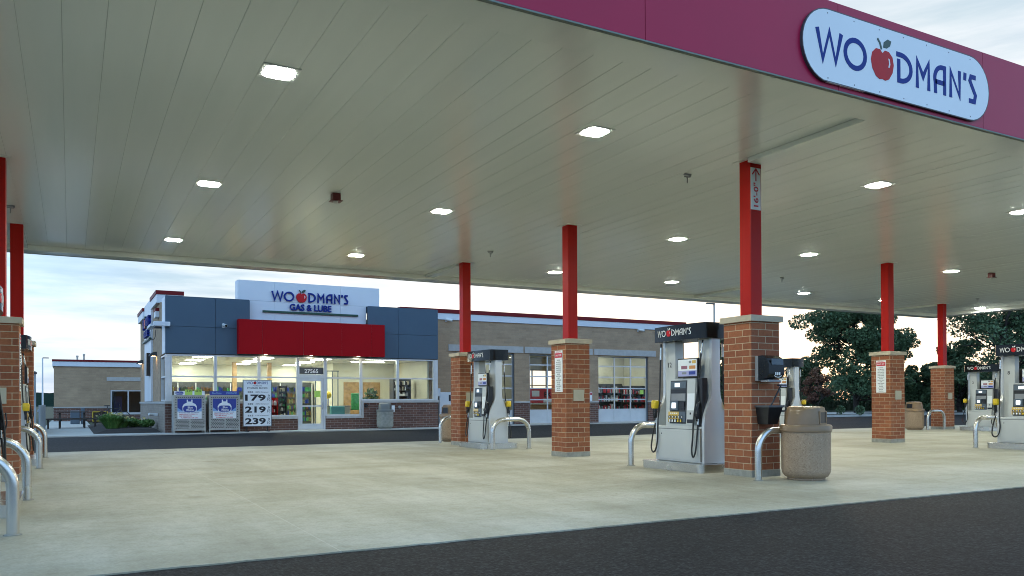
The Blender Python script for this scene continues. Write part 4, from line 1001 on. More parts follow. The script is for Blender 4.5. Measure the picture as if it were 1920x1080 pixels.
# rear wing
YW = 58
rw = thing('rear_building', 'low tan brick building with a red roof edge behind the picnic table', 'building', (4, 60, 0), world=True)
m = MB(); m.box(-.9, 2.26, YW, YW+.3, .93, 3.47); m.box(2.262, 12, YW, YW+.3, 2.0, 3.47); m.box(5.4, 12, YW, YW+.3, .43, 1.998); m.box(-.9, -.6, YW+.302, 72, 0, 3.47); m.box(12, 12.3, YW, 72, 0, 3.47); part(rw, 'wall', m, M['brick_tan'])
m = MB(); m.box(-.92, 2.26, YW-.02, YW+.3, 0, .86); m.box(2.262, 5.4, YW-.02, YW+.3, 0, .40); m.box(5.403, 12, YW-.02, YW+.3, 0, .42); part(rw, 'wainscot', m, M['brick_dark'])
m = MB(); m.box(-.94, 2.26, YW-.05, YW+.28, .862, .928); m.box(2.262, 5.4, YW-.05, YW+.28, .402, .46); part(rw, 'sill', m, M['sill'])
m = MB(); m.box(2.05, 12, YW-.03, YW-.001, 2.57, 2.82); part(rw, 'lintel', m, M['sill'])
m = MB(); m.box(-.98, 12.3, YW-.1, YW+.3, 3.473, 3.77); m.box(-.98, -.6, YW+.302, 72, 3.473, 3.77); part(rw, 'parapet_band', m, M['white_acm'])
m = MB(); m.box(-1.0, 12.3, YW-.13, YW+.32, 3.773, 3.90); m.box(-1.0, -.6, YW+.322, 72, 3.773, 3.90); part(rw, 'coping', m, M['coping'])
m = MB(); m.box(-.6, 12, YW+.3, 72, 3.3, 3.4); part(rw, 'roof', m, M['galv'])
for xx, zz in ((.40, 4.16), (.78, 4.28)):
    m = MB(); m.tube([(xx, YW+1, 3.4), (xx, YW+1, zz)], .055, 10); m.tube([(xx, YW+1, zz-.06), (xx, YW+1, zz+.05)], .075, 10); part(rw, 'vent_pipe', m, M['galv'])
window(2.27, 5.39, .46, 1.99, None, par=rw, yy=YW+.02, gm='glass_dark', w=.08, mull=(3.3, 4.35))
m = MB(); m.box(2.0, 6, YW+3, YW+3.1, 0, 3); part(rw, 'interior_wall', m, M['slate'])
m = MB(); m.box(2.5, 3.0, YW+1.2, YW+1.4, .5, 1.6); part(rw, 'interior_panel', m, M['poster_blue'])

# ------------------------------------------------------------------ things in front of the store
def cage(x0, label, tags):
    w = 1.12; y0, y1 = 32.12, 32.72; x1 = x0+w; zt = 1.44
    t = thing('gas_cage', label, 'gas cage', (x0+w/2, 32.4, .03), world=True, group='gas cylinder cages')
    m = MB(); e = .045
    for a in (x0, x1-e):
        for b in (y0, y1-e): m.box(a, a+e, b, b+e, .03, zt)
    m.box(x0+e, x1-e, y0, y0+e, zt-e, zt); m.box(x0+e, x1-e, y0, y0+e, .12, .12+e); m.box(x0+e, x1-e, y1-e, y1, zt-e, zt); part(t, 'frame', m, M['galv'])
    m = MB(); m.box(x0+e, x1-e, y0+.012, y0+.03, .166, zt-e-.002); m.box(x0+.01, x0+.02, y0+e, y1-e, .12, zt-.01); m.box(x1-.02, x1-.01, y0+e, y1-e, .12, zt-.01); m.box(x0+e, x1-e, y1-.03, y1-.02, .12, zt-e); m.box(x0+e, x1-e, y0+.05, y1-.05, .12, .14)
    m.box(x0+.002, x1-.002, y0+e+.001, y1-e-.001, zt-.012, zt-.002)
    m.cm = 1
    def hole(cx_, cz_):
        m.prism([(cx_+.024*math.cos(R(q*60)), cz_+.017*math.sin(R(q*60))) for q in range(6)], FRONT(0, y0+.0115, 0), .002)
    for r_ in range(7):
        for k in range(15):
            if k in (7,): continue
            hole(x0+.10+k*.066+(.033 if r_ % 2 else 0), .22+r_*.05)
    for r_ in range(8):
        for k in (0, 1): hole(x0+.085+k*0, .62+r_*.092); hole(x1-.085, .62+r_*.092)
    for k in range(14): hole(x0+.10+k*.07, zt-.085)
    part(t, 'mesh_panel', m, [M['galv'], M['ink']])
    B = FRONT(x0+w/2, y0+.011, 0)
    m = MB(); m.prism([(-.42, .56), (.42, .56), (.42, 1.31), (-.42, 1.31)], B, .006); po = part(t, 'poster', m, M['poster_sky'])
    B2 = B @ Matrix.Translation((0, 0, .006))
    m = MB(); m.prism([(-.42, .98), (-.24, .84), (.24, .84), (.42, .98), (.42, 1.31), (-.42, 1.31)], B2, .0012); part(po, 'blue_field', m, M['poster_blue'])
    m = MB(); m.prism([(-.24, .84), (-.25, 1.02), (-.20, 1.11), (-.10, 1.16), (-.10, 1.27), (-.06, 1.27), (-.06, 1.2), (.06, 1.2), (.06, 1.27), (.10, 1.27), (.10, 1.16), (.20, 1.11), (.25, 1.02), (.24, .84)], B2, .0022); part(po, 'cylinder_print', m, M['sign_white'])
    m = MB(); m.prism(arc(.13, .93, .10, .115, -90, 90, 6)+arc(-.13, .93, .10, .115, 90, 270, 6), B2, .0032); part(po, 'logo_field', m, M['poster_blue'])
    m = MB(); B3 = B2 @ Matrix.Translation((0, 0, .0034)); m.text('Blue', B3 @ Matrix.Translation((.02, .98, 0)), h=.075, d=.001, bold=.03); m.text('Rhino', B3 @ Matrix.Translation((.02, .885, 0)), h=.085, d=.001, bold=.03); part(po, 'logo_lettering', m, M['white_letter'])
    m = MB(); m.prism([(-.42, .56), (.42, .56), (.42, .83), (-.42, .83)], B2, .001); part(po, 'warning_field', m, M['sign_white'])
    m = MB(); B4 = B2 @ Matrix.Translation((0, 0, .0012)); m.text('EMERGENCY CALL 911', B4 @ Matrix.Translation((-.04, .73, 0)), w=.66, h=.045, d=.001, bold=.02); m.text('NO SMOKING', B4 @ Matrix.Translation((-.14, .665, 0)), w=.42, h=.045, d=.001, bold=.02); m.text('FLAMMABLE LP GAS', B4 @ Matrix.Translation((.0, .60, 0)), w=.60, h=.045, d=.001, bold=.02); part(po, 'warning_lettering', m, M['red_ink'])
    m = MB(); m.text('PROPANE TANK EXCHANGE', B4 @ Matrix.Translation((-.02, .795, 0)), w=.72, h=.035, d=.001, bold=.01); part(po, 'caption', m, M['blue_letter'])
    m = MB(); m.box(x0+.03, x1-.03, y0+.02, y0+.04, zt+.002, zt+.15); hd = part(t, 'header', m, M['sign_white'] if tags else M['poster_blue'])
    H = FRONT(x0+w/2, y0+.0195, zt+.076)
    if tags:
        m = MB(); m.prism(arc(-.27, 0, .06, .06, -90, 90, 6)+arc(-.43, 0, .06, .06, 90, 270, 6), H, .002); part(hd, 'logo_field', m, M['poster_blue'])
        m = MB(); m.text('Blue Rhino', H @ Matrix.Translation((-.35, 0, .002)), w=.22, d=.001, bold=.02); part(hd, 'logo_lettering', m, M['white_letter'])
        for tx, s_ in ((-.03, '13.99'), (.30, '43.99')):
            m = MB(); m.prism([(tx-.13, -.07), (tx+.13, -.07), (tx+.13, .13), (tx-.13, .13)], H, .004); tg = part(hd, 'price_tag', m, M['lime'])
            m = MB(); m.text(s_, H @ Matrix.Translation((tx, .075, .004)), w=.20, h=.07, d=.001, bold=.02); part(tg, 'lettering', m, M['ink'])
    else:
        m = MB(); m.text('Blue Rhino', H @ Matrix.Translation((-.28, 0, 0)), w=.34, h=.08, d=.001, bold=.01); m.text('PROPANE', H @ Matrix.Translation((.26, 0, 0)), w=.38, h=.07, d=.001, bold=.01); part(hd, 'lettering', m, M['poster_sky'])
    for k in range(3):
        m = MB(); m.lathe([(.12, .145), (.14, .18), (.145, .40), (.11, .47), (.05, .49), (.05, .55)], x0+.24+k*.32, y0+.3, 16); part(t, 'gas_cylinder', m, M['white'], 40)
cage(3.33, 'left gas cylinder cage with lime green price tags by the store', True)
cage(4.57, 'right gas cylinder cage with a dark blue header by the store', False)
# price sign
t = thing('price_sign', 'white fuel price board with black figures in front of the store', 'sign', (6.37, 32.3, .03), world=True)
m = MB(); m.box(5.85, 6.89, 32.28, 32.32, .25, 2.01); part(t, 'board', m, M['sign_white'])
m = MB(); e = .02
for a0, a1, b0, b1 in ((5.83, 5.849, .23, 2.03), (6.891, 6.91, .23, 2.03), (5.85, 6.89, .23, .249), (5.85, 6.89, 2.011, 2.03)): m.box(a0, a1, 32.27, 32.33, b0, b1)
part(t, 'frame', m, M['slate'])
for lx in (5.98, 6.76):
    m = MB(); m.box(lx-.02, lx+.02, 32.33, 32.36, .06, .9); m.box(lx-.03, lx+.03, 32.05, 32.6, .031, .06); part(t, 'leg', m, M['black'])
B = FRONT(6.37, 32.279, 0); m = MB()
a_, b_ = wordmark(B @ Matrix.Translation((-.40, 1.865, 0)), None, .098, .002); part(t, 'lettering', a_, M['blue_letter']); part(t, 'apple_emblem', b_, [M['apple'], M['ink'], M['apple']])
m.text('MARKETS', B @ Matrix.Translation((0, 1.80, 0)), w=.34, h=.04, d=.002); m.text('ETHANOL BLENDS', B @ Matrix.Translation((0, 1.715, 0)), w=.76, h=.065, d=.002, bold=.01)
for zc, gr, pc, pr_ in ((1.55, 'E85', '85% Ethanol', '179'), (1.09, 'E30', '30% Ethanol', '219'), (.64, 'E15', '15% Ethanol', '239')):
    m.text(gr, B @ Matrix.Translation((-.26, zc+.01, 0)), w=.2, h=.06, d=.002, bold=.02); m.text(pc, B @ Matrix.Translation((.17, zc+.01, 0)), w=.48, h=.045, d=.002)
    m.text(pr_, B @ Matrix.Translation((-.075, zc-.21, 0)), w=.78, h=.25, d=.002, bold=.035)
    m.text('9', B @ Matrix.Translation((.43, zc-.14, 0)), w=.07, h=.105, d=.002); m.text('10', B @ Matrix.Translation((.43, zc-.275, 0)), w=.11, h=.10, d=.002); m.box(6.75, 6.86, 32.277, 32.279, zc-.212, zc-.204)
part(t, 'figures', m, M['ink'])
# small wall fittings of the store
m = MB(); m.box(12.02, 12.25, YF-.03, YF-.002, .72, 1.0, .005)
solo('meter_box', m, M['sign_white'], 'small white notice plate on the brick under the right windows', 'plate', (12.13, YF, .86))
m = MB(); m.tube([(12.46, YF-.002, .93), (12.46, YF-.08, .93)], .06, 12); m.tube([(12.46, YF-.08, .93), (12.46, YF-.11, .93)], .03, 8)
solo('hose_bib', m, M['galv'], 'round metal fitting on the brick beside the white plate', 'fitting', (12.46, YF, .93), 40)
t = thing('wall_bell', 'small black fitting on the brick wall just right of the counter window', 'bell', (10.98, YF, .98), world=True)
m = MB(); m.lathe([(.08, 0), (.08, .03), (.05, .07)], 0, 0, 14); m.v = [tuple(FRONT(10.98, YF-.002, 1.0) @ V(p)) for p in m.v]; part(t, 'cover', m, M['black'], 40)
# security cameras
def camera(loc, look, label, mt='white'):
    t = thing('security_camera', label, 'camera', loc, group='security cameras on the walls')
    m = MB(); m.box(-.05, .05, -.03, -.002, -.06, .06, .004); m.tube([(0, -.03, 0), (0, -.12, .02)], .022, 8); part(t, 'bracket', m, M[mt])
    a = R(look); dx, dy = math.sin(a), -math.cos(a); s_ = V((0, -.14, .05)); e_ = s_+V((dx*.26, dy*.26, -.06))
    m = MB(); m.tube([s_-V((dx, dy, 0))*.06, e_], .06, 12); part(t, 'housing', m, M[mt], 40)
    m = MB(); m.tube([e_, e_+V((dx*.015, dy*.015, -.003))], .05, 12); part(t, 'lens', m, M['black_gloss'], 40)
camera((5.22, YF-.03, 4.12), 10, 'security camera on the blue panel left of the red awning')
camera((15.39, YG, 4.93), 55, 'security camera on the garage wall next to the blue panel')
camera((26.54, YG, 4.88), 60, 'security camera near the right end of the garage wall')
t = thing('antenna_box', 'pale blue box on an arm at the upper left store corner', 'antenna', (2.9, 34.6, 4.1), world=True)
m = MB(); m.box(2.55, X0+.02, 34.52, 34.60, 4.08, 4.16); part(t, 'arm', m, M['black'])
m = MB(); m.box(2.72, 3.30, 32.78, 32.96, 4.03, 4.20, .02); m.box(2.62, 2.80, 32.961, 34.50, 4.02, 4.12, .01); part(t, 'housing', m, M['white_acm'])
m = MB(); m.tube(smooth_path([(2.75, 34.2, 4.0), (2.74, 34.2, 3.7), (2.82, 34.2, 3.6), (2.9, 34.2, 3.75), (2.9, 34.2, 4.0)]), .012, 6); part(t, 'cable', m, M['black'])
def sconce(y, label):
    t = thing('wall_lamp', label, 'wall lamp', (X0+.02, y, 3.1), world=True, group='dome wall lamps on the side wall')
    m = MB()
    for k in range(7):
        pass
    prof = [(.002, .16), (-.10, .15), (-.20, .11), (-.27, .04), (-.30, -.02)]
    B = frame((X0+.018, y+.18, 3.12), (1, 0, 0), (0, 0, 1))
    m.prism([(-0.0, -.02)]+[(a, b) for a, b in prof], B, .36); part(t, 'hood', m, M['dark_grey'], 40)
    m = MB(); m.box(X0-.16, X0-.03, y-.10, y+.10, 3.094, 3.099); part(t, 'lens', m, M['sconce_led'])
sconce(36.7, 'black dome wall lamp nearer the store front, glowing downwards'); sconce(44.0, 'black dome wall lamp at the far end of the side wall')
m = MB(); m.box(X0-.16, X0+.0, 35.9, 36.05, .62, .74, .02); m.tube([(X0-.16, 35.97, .68), (X0-.34, 35.9, .70)], .06, 10)
solo('wall_floodlight', m, M['white'], 'small white floodlight low on the side wall above the shrubs', 'floodlight', (X0, 36, .68))
# air machine
t = thing('air_machine', 'white air machine cabinet between the store and the garage', 'air machine', (15.05, 34.1, .03), world=True)
m = MB(); m.box(14.72, 15.42, 33.85, 34.4, .035, 1.58, .02); part(t, 'cabinet', m, M['white_acm'])
m = MB(); m.box(15.18, 15.28, 33.842, 33.849, 1.18, 1.46); part(t, 'slot', m, M['ink'])
m = MB(); m.box(14.35, 14.62, 33.5, 33.9, 1.4, 1.75, .01); m.box(14.4, 14.5, 33.7, 33.8, .035, 1.4)
solo('small_sign', m, M['white_acm'], 'small white box on a post at the right end of the store wall', 'sign', (14.45, 33.7, .03))

# ------------------------------------------------------------------ left yard
t = thing('picnic_table', 'dark wooden picnic table on the path left of the store', 'picnic table', (.04, 42, .03), world=True)
m = MB()
for k in range(5): m.box(-.52, .72, 41.65+k*.15, 41.79+k*.15, .74, .78)
part(t, 'tabletop', m, M['dark_wood'])
for yb in (41.2, 42.75):
    m = MB(); m.box(-.95, 1.07, yb-.02, yb+.11, .42, .46); m.box(-.95, 1.07, yb+.12, yb+.25, .42, .46); part(t, 'bench', m, M['dark_wood'])
for xx in (-.42, .56):
    for a_ in (0, 1):
        m = MB(); y0_, y1_ = (41.3, 41.85) if not a_ else (42.85, 42.25)
        m.raw([(xx-.04, y0_-.06, .03), (xx+.04, y0_-.06, .03), (xx+.04, y0_+.06, .03), (xx-.04, y0_+.06, .03), (xx-.04, y1_-.06, .72), (xx+.04, y1_-.06, .72), (xx+.04, y1_+.06, .72), (xx-.04, y1_+.06, .72)],
              [(0, 3, 2, 1), (4, 5, 6, 7), (0, 1, 5, 4), (1, 2, 6, 5), (2, 3, 7, 6), (3, 0, 4, 7)]); part(t, 'leg', m, M['dark_wood'])
    m = MB(); m.box(xx+.045, xx+.09, 41.25, 42.9, .36, .42); part(t, 'cross_beam', m, M['dark_wood'])
for xx in (-.9, .95):
    m = MB(); m.box(xx, xx+.07, 41.2, 41.28, .03, .42); part(t, 'bench_leg', m, M['dark_wood'])
# bicycle
t = thing('bicycle', 'dark bicycle parked by the rear building window', 'bicycle', (2.3, 48.2, .03), world=True)
for wx in (1.47, 2.52):
    m = MB(); m.tube([(wx+.33*math.cos(R(a)), 48.2, .37+.33*math.sin(R(a))) for a in range(0, 361, 20)], .022, 6, False); w_ = part(t, 'wheel', m, M['rubber'], 60)
    m = MB()
    for a in range(0, 180, 30): m.tube([(wx-.31*math.cos(R(a)), 48.2, .37-.31*math.sin(R(a))), (wx+.31*math.cos(R(a)), 48.2, .37+.31*math.sin(R(a)))], .004, 4)
    part(w_, 'spokes', m, M['steel'])
m = MB()
for p_, q_ in (((1.47, .37), (1.77, .85)), ((1.77, .85), (2.34, .88)), ((1.77, .85), (1.92, .35)), ((1.92, .35), (2.34, .82)), ((1.47, .37), (1.92, .35)), ((2.34, .95), (2.52, .37)), ((1.77, .85), (1.72, .98))): m.tube([(p_[0], 48.2, p_[1]), (q_[0], 48.2, q_[1])], .022, 6)
part(t, 'frame', m, M['dark_grey'])
m = MB(); m.box(1.58, 1.86, 48.14, 48.26, .98, 1.04, .02); part(t, 'saddle', m, M['black'])
m = MB(); m.tube([(2.32, 47.9, 1.05), (2.32, 48.5, 1.05)], .016, 6); m.tube([(2.32, 48.2, .95), (2.32, 48.2, 1.05)], .016, 6); part(t, 'handlebar', m, M['black'])
# yellow framed crate by the shrubs
t = thing('planter_box', 'dark box with a yellow frame behind the shrubs', 'planter', (1.5, 50, .03), world=True)
m = MB(); m.box(1.05, 1.80, 49.6, 50.2, .05, .66); part(t, 'box', m, M['dark_wood'])
m = MB()
for a0, a1, b0, b1 in ((1.05, 1.80, .66, .70), (1.05, 1.80, .16, .20), (1.76, 1.80, .20, .66), (1.05, 1.09, .20, .66)): m.box(a0, a1, 49.55, 49.598, b0, b1)
part(t, 'frame', m, M['yellow'])
m = MB(); m.box(.0, .45, 49.7, 50.1, .03, .75, .03); m.box(.5, .7, 49.8, 50.0, .03, .9, .03)
solo('garden_bin', m, M['slate'], 'bluish grey bin standing behind the picnic table', 'bin', (.3, 50, .03))
# fence of upright slats, and its post
t = thing('slat_fence', 'low blue grey fence of upright metal slats left of the path', 'fence', (-1.1, 38, 0), world=True)
m = MB()
for k in range(46): yy = 33.6+k*.165; m.box(-1.0, -.96, yy, yy+.145, .05, 1.09)
part(t, 'slats', m, M['fence'])
m = MB(); m.box(-1.04, -1.001, 33.6, 41.2, .25, .33); m.box(-1.04, -1.001, 33.6, 41.2, .85, .93); part(t, 'rail', m, M['fence'])
t = thing('fence_post', 'tall thin pale post with a dark cap at the fence', 'post', (-1.12, 33.3, 0), world=True)
m = MB(); m.tube([(-1.12, 33.3, 0), (-1.12, 33.3, 2.2)], .055, 10); part(t, 'shaft', m, M['fence'], 40)
m = MB(); m.lathe([(.085, 2.2), (.085, 2.26), (.03, 2.3)], -1.12, 33.3, 12); part(t, 'cap', m, M['dark_grey'], 40)
# lamp posts
def lamp_post(u, dist, h, arm, label, mt):
    px, py = far(u, dist)
    t = thing('lamp_post', label, 'lamp post', (px, py, 0), world=True)
    m = MB(); m.tube([(px, py, -.1), (px, py, h)], .12, 10, r2=.08); part(t, 'pole', m, M[mt], 40)
    m = MB(); m.box(px+min(0, arm), px+max(0, arm), py-.12, py+.12, h-.02, h+.10, .02); part(t, 'lamp_head', m, M['dark_grey'])
lamp_post(80, 105, 7.0, .7, 'tall pale lamp post far away left of the rear building', 'white_acm'); lamp_post(1340, 72, 9.7, -.9, 'tall thin lamp post rising behind the centre pump', 'galv')

# shrubs
def shrub(name, loc, r, h, n, size, mat, label, flowers=0, spiky=False):
    t = thing(name, label, 'shrub', loc, world=True, group='shrubs in the mulch bed')
    m = MB()
    if spiky:
        for _ in range(n):
            a = random.uniform(0, 6.28); rr = r*random.random()**.5; hh = h*random.uniform(.6, 1); lean = random.uniform(.1, .5)*h
            b = V((loc[0]+rr*.4*math.cos(a), loc[1]+rr*.4*math.sin(a), loc[2])); tt = b+V((lean*math.cos(a)+rr*.4*math.cos(a), lean*math.sin(a), hh)); w = V((-math.sin(a), math.cos(a), 0))*.018
            md = (b+tt)/2+V((0, 0, .06)); m.quad(b-w, b+w, md+w, md-w); m.quad(md-w, md+w, tt+w*.1, tt-w*.1)
    else:
        for _ in range(9):
            a = random.uniform(0, 6.28); rr = r*.5*random.random(); leaves(m, (loc[0]+rr*math.cos(a), loc[1]+rr*math.sin(a), loc[2]+h*random.uniform(.35, .65)), (r*.55, r*.55, h*.36), n//9, size)
    part(t, 'foliage', m, mat)
    m = MB()
    for k in range(5): a = k*1.3; m.tube([(loc[0], loc[1], loc[2]-.05), (loc[0]+r*.4*math.cos(a), loc[1]+r*.4*math.sin(a), loc[2]+h*.6)], .012, 5)
    part(t, 'stem', m, M['bark'])
    if flowers:
        m = MB()
        for _ in range(flowers):
            a = random.uniform(0, 6.28); rr = r*random.random(); c_ = V((loc[0]+rr*math.cos(a), loc[1]+rr*math.sin(a), loc[2]+h*random.uniform(.8, 1.08))); leaves(m, c_, (.05, .05, .03), 7, .07)
        part(t, 'flowers', m, M['petal'])
shrub('grass_clump', (1.45, 35.4, .15), .55, .55, 620, .1, M['leaf_shrub'], 'spiky green grass clump at the left front of the mulch bed', 0, True)
shrub('flowering_shrub', (1.55, 39.5, .15), .55, .55, 900, .11, M['leaf_shrub'], 'pale flowering shrub at the back left of the bed', 26)
shrub('round_shrub', (2.3, 37.2, .15), .55, .40, 1700, .085, M['leaf_shrub'], 'rounded green shrub in the middle of the bed', 8)
shrub('round_shrub', (2.75, 36.4, .15), .42, .36, 1300, .08, M['leaf_shrub'], 'rounded green shrub nearest the store side wall', 3)
shrub('grass_clump', (1.85, 36.5, .15), .45, .38, 320, .1, M['leaf_shrub'], 'spiky grass clump between the rounded shrubs', 5, True)

# ------------------------------------------------------------------ trees
def tree(name, u, dist, h, cr_, trunk_h, label, mat, n=9000, size=.30, seed=1, sparse=0.0, tr=.22, nblob=26):
    rnd = random.Random(seed); px, py = far(u, dist); z0 = .25
    t = thing(name, label, 'tree', (px, py, z0), world=True, group='trees behind the far kerb')
    m = MB(); top = V((px, py, h*.8))
    lean = [(px, py, z0-.3)]+[(px+rnd.uniform(-.2, .2)*k, py+rnd.uniform(-.2, .2)*k, z0+h*.8*k/5) for k in range(1, 6)]
    m.tube(smooth_path(lean, 3), tr, 8, r2=tr*.2)
    blobs = []
    for k in range(nblob):
        a = rnd.uniform(0, 6.28); zz = rnd.uniform(trunk_h, h*.92); f = (zz-trunk_h)/(h-trunk_h)
        env = cr_*(.45+.55*math.sin(math.pi*min(1, f*.9+.12)))
        rr = env*rnd.uniform(.25, .95); e = V((px+rr*math.cos(a), py+rr*math.sin(a), zz))
        s_ = V((px, py, max(trunk_h*.7, zz-rr*.7-.4)))
        md = (s_+e)/2+V((0, 0, -.15*rr)); m.tube(smooth_path([s_, md, e], 3), tr*.33, 5, r2=.02)
        blobs.append((e, cr_*rnd.uniform(.16, .32)))
        for q in range(2):
            e2 = e+V((rnd.gauss(0, .4), rnd.gauss(0, .4), rnd.gauss(0, .3)))*cr_*.55; m.tube([md, (md+e2)/2+V((0, 0, .1)), e2], .05, 4, r2=.012); blobs.append((e2, cr_*rnd.uniform(.13, .24)))
    part(t, 'trunk', m, M['bark'], True)
    m = MB(); tot = sum(b[1]**2 for b in blobs)
    for c_, r_ in blobs: leaves(m, c_, (r_, r_, r_*.72), int(n*r_*r_/tot), size, rnd=rnd)
    part(t, 'crown', m, mat)
tree('broadleaf_tree', 1606, 64, 10.6, 3.6, 1.6, 'tallest dense tree right of the near pillar, trunk behind the trash can', M['leaf'], 34000, .24, 3, nblob=44)
tree('broadleaf_tree', 1508, 72, 5.4, 2.2, 1.0, 'shorter ragged tree between the half hidden pump and the tallest tree', M['leaf2'], 10000, .22, 5, nblob=18)
tree('broadleaf_tree', 1642, 70, 10.8, 2.7, 1.4, 'dense tree just left of the far brick pillar with the notice', M['leaf'], 20000, .24, 8, nblob=34)
tree('broadleaf_tree', 1352, 62, 6.8, 2.7, 1.0, 'tree seen in the gap between the centre pump and the near pillar', M['leaf2'], 10000, .22, 11, nblob=18)
tree('broadleaf_tree', 1885, 58, 10.2, 4.2, 2.6, 'large open tree with bare boughs at the right edge', M['leaf'], 15000, .22, 13, nblob=30)
tree('broadleaf_tree', 1960, 62, 9.5, 4.2, 1.5, 'dense tree at the right edge behind the cut off pump', M['leaf'], 20000, .25, 17, nblob=24)
tree('broadleaf_tree', 1742, 68, 4.1, 2.6, .6, 'low bushy tree between the two far brick pillars', M['leaf'], 17000, .24, 19, nblob=20)
tree('broadleaf_tree', 1800, 66, 6.0, 2.6, .8, 'rounded dark tree behind the farthest brick pillar', M['leaf'], 15000, .24, 23, nblob=18)
tree('young_tree', 1531, 56.5, 3.35, 1.05, 1.15, 'young tree with russet leaves and a thin pale trunk', M['leaf_red'], 2600, .17, 29, tr=.06, nblob=16)
# dense undergrowth behind the kerb, and tall grass in front of it
rnd = random.Random(41); m = MB()
for k in range(110):
    u = 1300+k*6.9+rnd.uniform(-4, 4); dd = rnd.uniform(72, 80); px, py = far(u, dd); hh = rnd.uniform(1.8, 3.6)
    leaves(m, (px, py, hh*.5), (1.5, 1.5, hh*.62), 210, .34, rnd=rnd)
struct('undergrowth', m, M['leaf'], 'stuff')
m = MB()
for k in range(5200):
    u = rnd.uniform(1300, 2050); dd = rnd.uniform(71, 77); px, py = far(u, dd); hh = rnd.uniform(.4, 1.1); w = .018; lx = rnd.uniform(-.25, .25)
    m.quad((px-w, py+w, .2), (px+w, py-w, .2), (px+w*.3+lx, py, .2+hh), (px-w*.3+lx, py, .2+hh))
struct('tall_grass', m, M['grass'], 'stuff')
for k, (u, dd, lab) in enumerate([(1576, 56, 'small dark shrub on the far kerb strip left of the second one'), (1612, 56, 'small dark shrub on the far kerb strip nearest the notice pillar'), (1705, 57, 'small dark shrub on the far kerb strip left of the far trash can')]):
    px, py = far(u, dd); t = thing('kerb_shrub', lab, 'shrub', (px, py, .11), world=True, group='small shrubs on the kerb strip')
    m = MB(); leaves(m, (px, py, .42), (.32, .32, .34), 160, .16, rnd=rnd); part(t, 'foliage', m, M['leaf'])
    m = MB(); m.tube([(px, py, .05), (px, py, .4)], .03, 5); part(t, 'stem', m, M['bark'])
# far wood across the road behind the viewer, seen only in reflections
m = MB()
for k in range(150):
    px = -110+k*1.6+rnd.uniform(-1, 1); py = -75+rnd.uniform(-4, 4); hh = rnd.uniform(5.5, 9)
    leaves(m, (px, py, hh*.45), (2.4, 2.4, hh*.55), 60, 1.0, rnd=rnd)
struct('woods', m, M['leaf'], 'stuff')

# ------------------------------------------------------------------ world and sun
SKY_ZENITH = (.75, 1.55, 2.6); SKY_AWAY = (2.1, 3.4, 5.4); SKY_TOWARD = (1.5, 1.78, 1.92); SKY_GLOW = (3.9, 3.5, 3.05); CLOUD_AWAY = (2.2, 3.2, 4.4); CLOUD_TOWARD = (3.3, 3.1, 3.0)
SUN_AZ = R(47)      # clockwise from +Y, toward the glow behind the trees
w = bpy.data.worlds.new('World'); SC.world = w; w.use_nodes = True; nt = w.node_tree
bg = nt.nodes['Background']; tc = N(nt, 'ShaderNodeTexCoord'); dirv = tc.outputs['Generated']
sky = N(nt, 'ShaderNodeTexSky', sky_type='NISHITA'); sky.sun_disc = False; sky.sun_elevation = R(3.0); sky.sun_rotation = SUN_AZ
sky.air_density = 1.0; sky.dust_density = .6; sky.ozone_density = 2.0
sep = N(nt, 'ShaderNodeSeparateXYZ'); nt.links.new(dirv, sep.inputs[0])
dot = N(nt, 'ShaderNodeVectorMath', operation='DOT_PRODUCT'); nt.links.new(dirv, dot.inputs[0]); dot.inputs[1].default_value = (math.sin(SUN_AZ), math.cos(SUN_AZ), .05)
side = ramp(nt, dot.outputs['Value'], [(.0, (0, 0, 0)), (.35, (.15,)*3), (.75, (.9,)*3), (.97, (1, 1, 1))])
up = ramp(nt, sep.outputs['Z'], [(.35, (0, 0, 0)), (.85, (1, 1, 1))])
thin = mixc(nt, mixc(nt, SKY_AWAY, SKY_ZENITH, up), SKY_TOWARD, side)                      # thin high overcast, blue away from the sunset
hz = ramp(nt, sep.outputs['Z'], [(.0, (1, 1, 1)), (.14, (.85,)*3), (.33, (0, 0, 0))])
warm = ramp(nt, dot.outputs['Value'], [(.80, (0, 0, 0)), (.97, (1, 1, 1))])
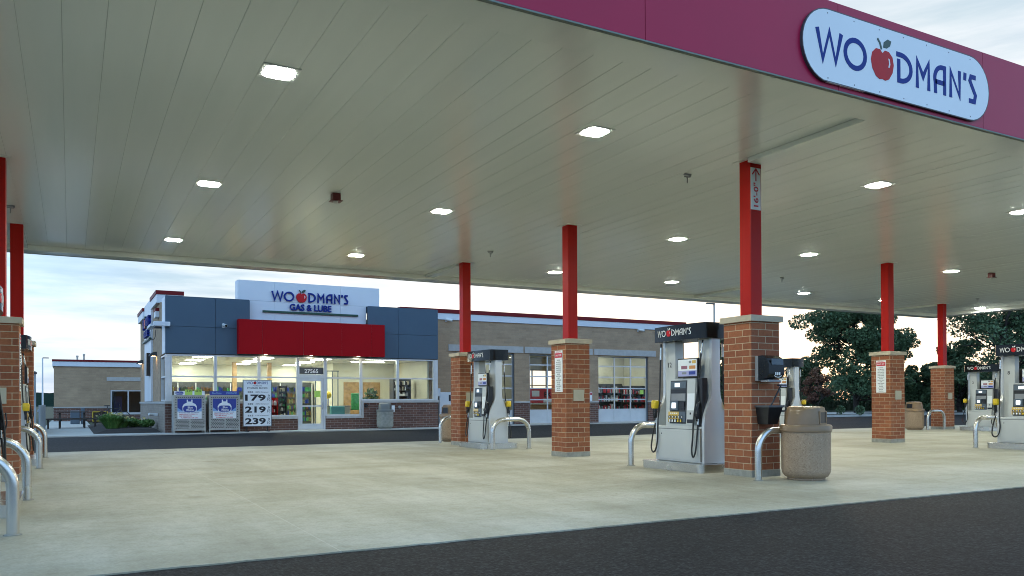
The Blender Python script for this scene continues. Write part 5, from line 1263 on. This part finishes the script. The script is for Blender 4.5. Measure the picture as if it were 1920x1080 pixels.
thin = mixc(nt, thin, SKY_GLOW, mixc(nt, (0, 0, 0), hz, warm))
f1 = noise(nt, dirv, 2.6, 7, .56, sc3=(1, 1, 7.5))
f2 = noise(nt, dirv, 7, 5, .6, sc3=(1, 1, 8))
ad = N(nt, 'ShaderNodeMath', operation='MULTIPLY_ADD'); nt.links.new(f2, ad.inputs[0]); ad.inputs[1].default_value = .35; nt.links.new(f1, ad.inputs[2])
cl = mixc(nt, (0, 0, 0), ramp(nt, ad.outputs[0], [(.54, (0, 0, 0)), (.80, (.85,)*3)]), ramp(nt, sep.outputs['Z'], [(.2, (1, 1, 1)), (.45, (.25,)*3)]))
thin = mixc(nt, thin, mixc(nt, CLOUD_AWAY, CLOUD_TOWARD, side), cl)
f3 = noise(nt, dirv, 4.2, 6, .55, sc3=(1, 1, 9))
thin = mixc(nt, thin, ramp(nt, f3, [(.38, (.66, .74, .84)), (.56, (1.04, 1.03, 1.02))]), ramp(nt, sep.outputs['Z'], [(.2, (.8,)*3), (.42, (.08,)*3)]), 'MULTIPLY')
skyc = mixc(nt, sky.outputs[0], thin, .85)
nt.links.new(skyc, bg.inputs['Color']); bg.inputs['Strength'].default_value = .15
sl = bpy.data.lights.new('sun', 'SUN'); sl.energy = .35; sl.angle = R(12); sl.color = (1, .72, .48)
so = bpy.data.objects.new('sun', sl); COL.objects.link(so)
dv = V((math.sin(SUN_AZ)*math.cos(R(3)), math.cos(SUN_AZ)*math.cos(R(3)), math.sin(R(3)))); so.rotation_euler = dv.to_track_quat('Z', 'Y').to_euler(); so.location = (60, 40, 30)

SC.render.engine = 'CYCLES'
SC.cycles.use_denoising = True; SC.cycles.filter_width = 1.0
SC.cycles.max_bounces = 8; SC.cycles.diffuse_bounces = 4; SC.cycles.glossy_bounces = 4; SC.cycles.transparent_max_bounces = 16
SC.cycles.sample_clamp_indirect = 6; SC.cycles.caustics_reflective = False; SC.cycles.caustics_refractive = False
SC.view_settings.view_transform = 'Standard'; SC.view_settings.look = 'None'; SC.view_settings.exposure = 1.52; SC.view_settings.gamma = 1
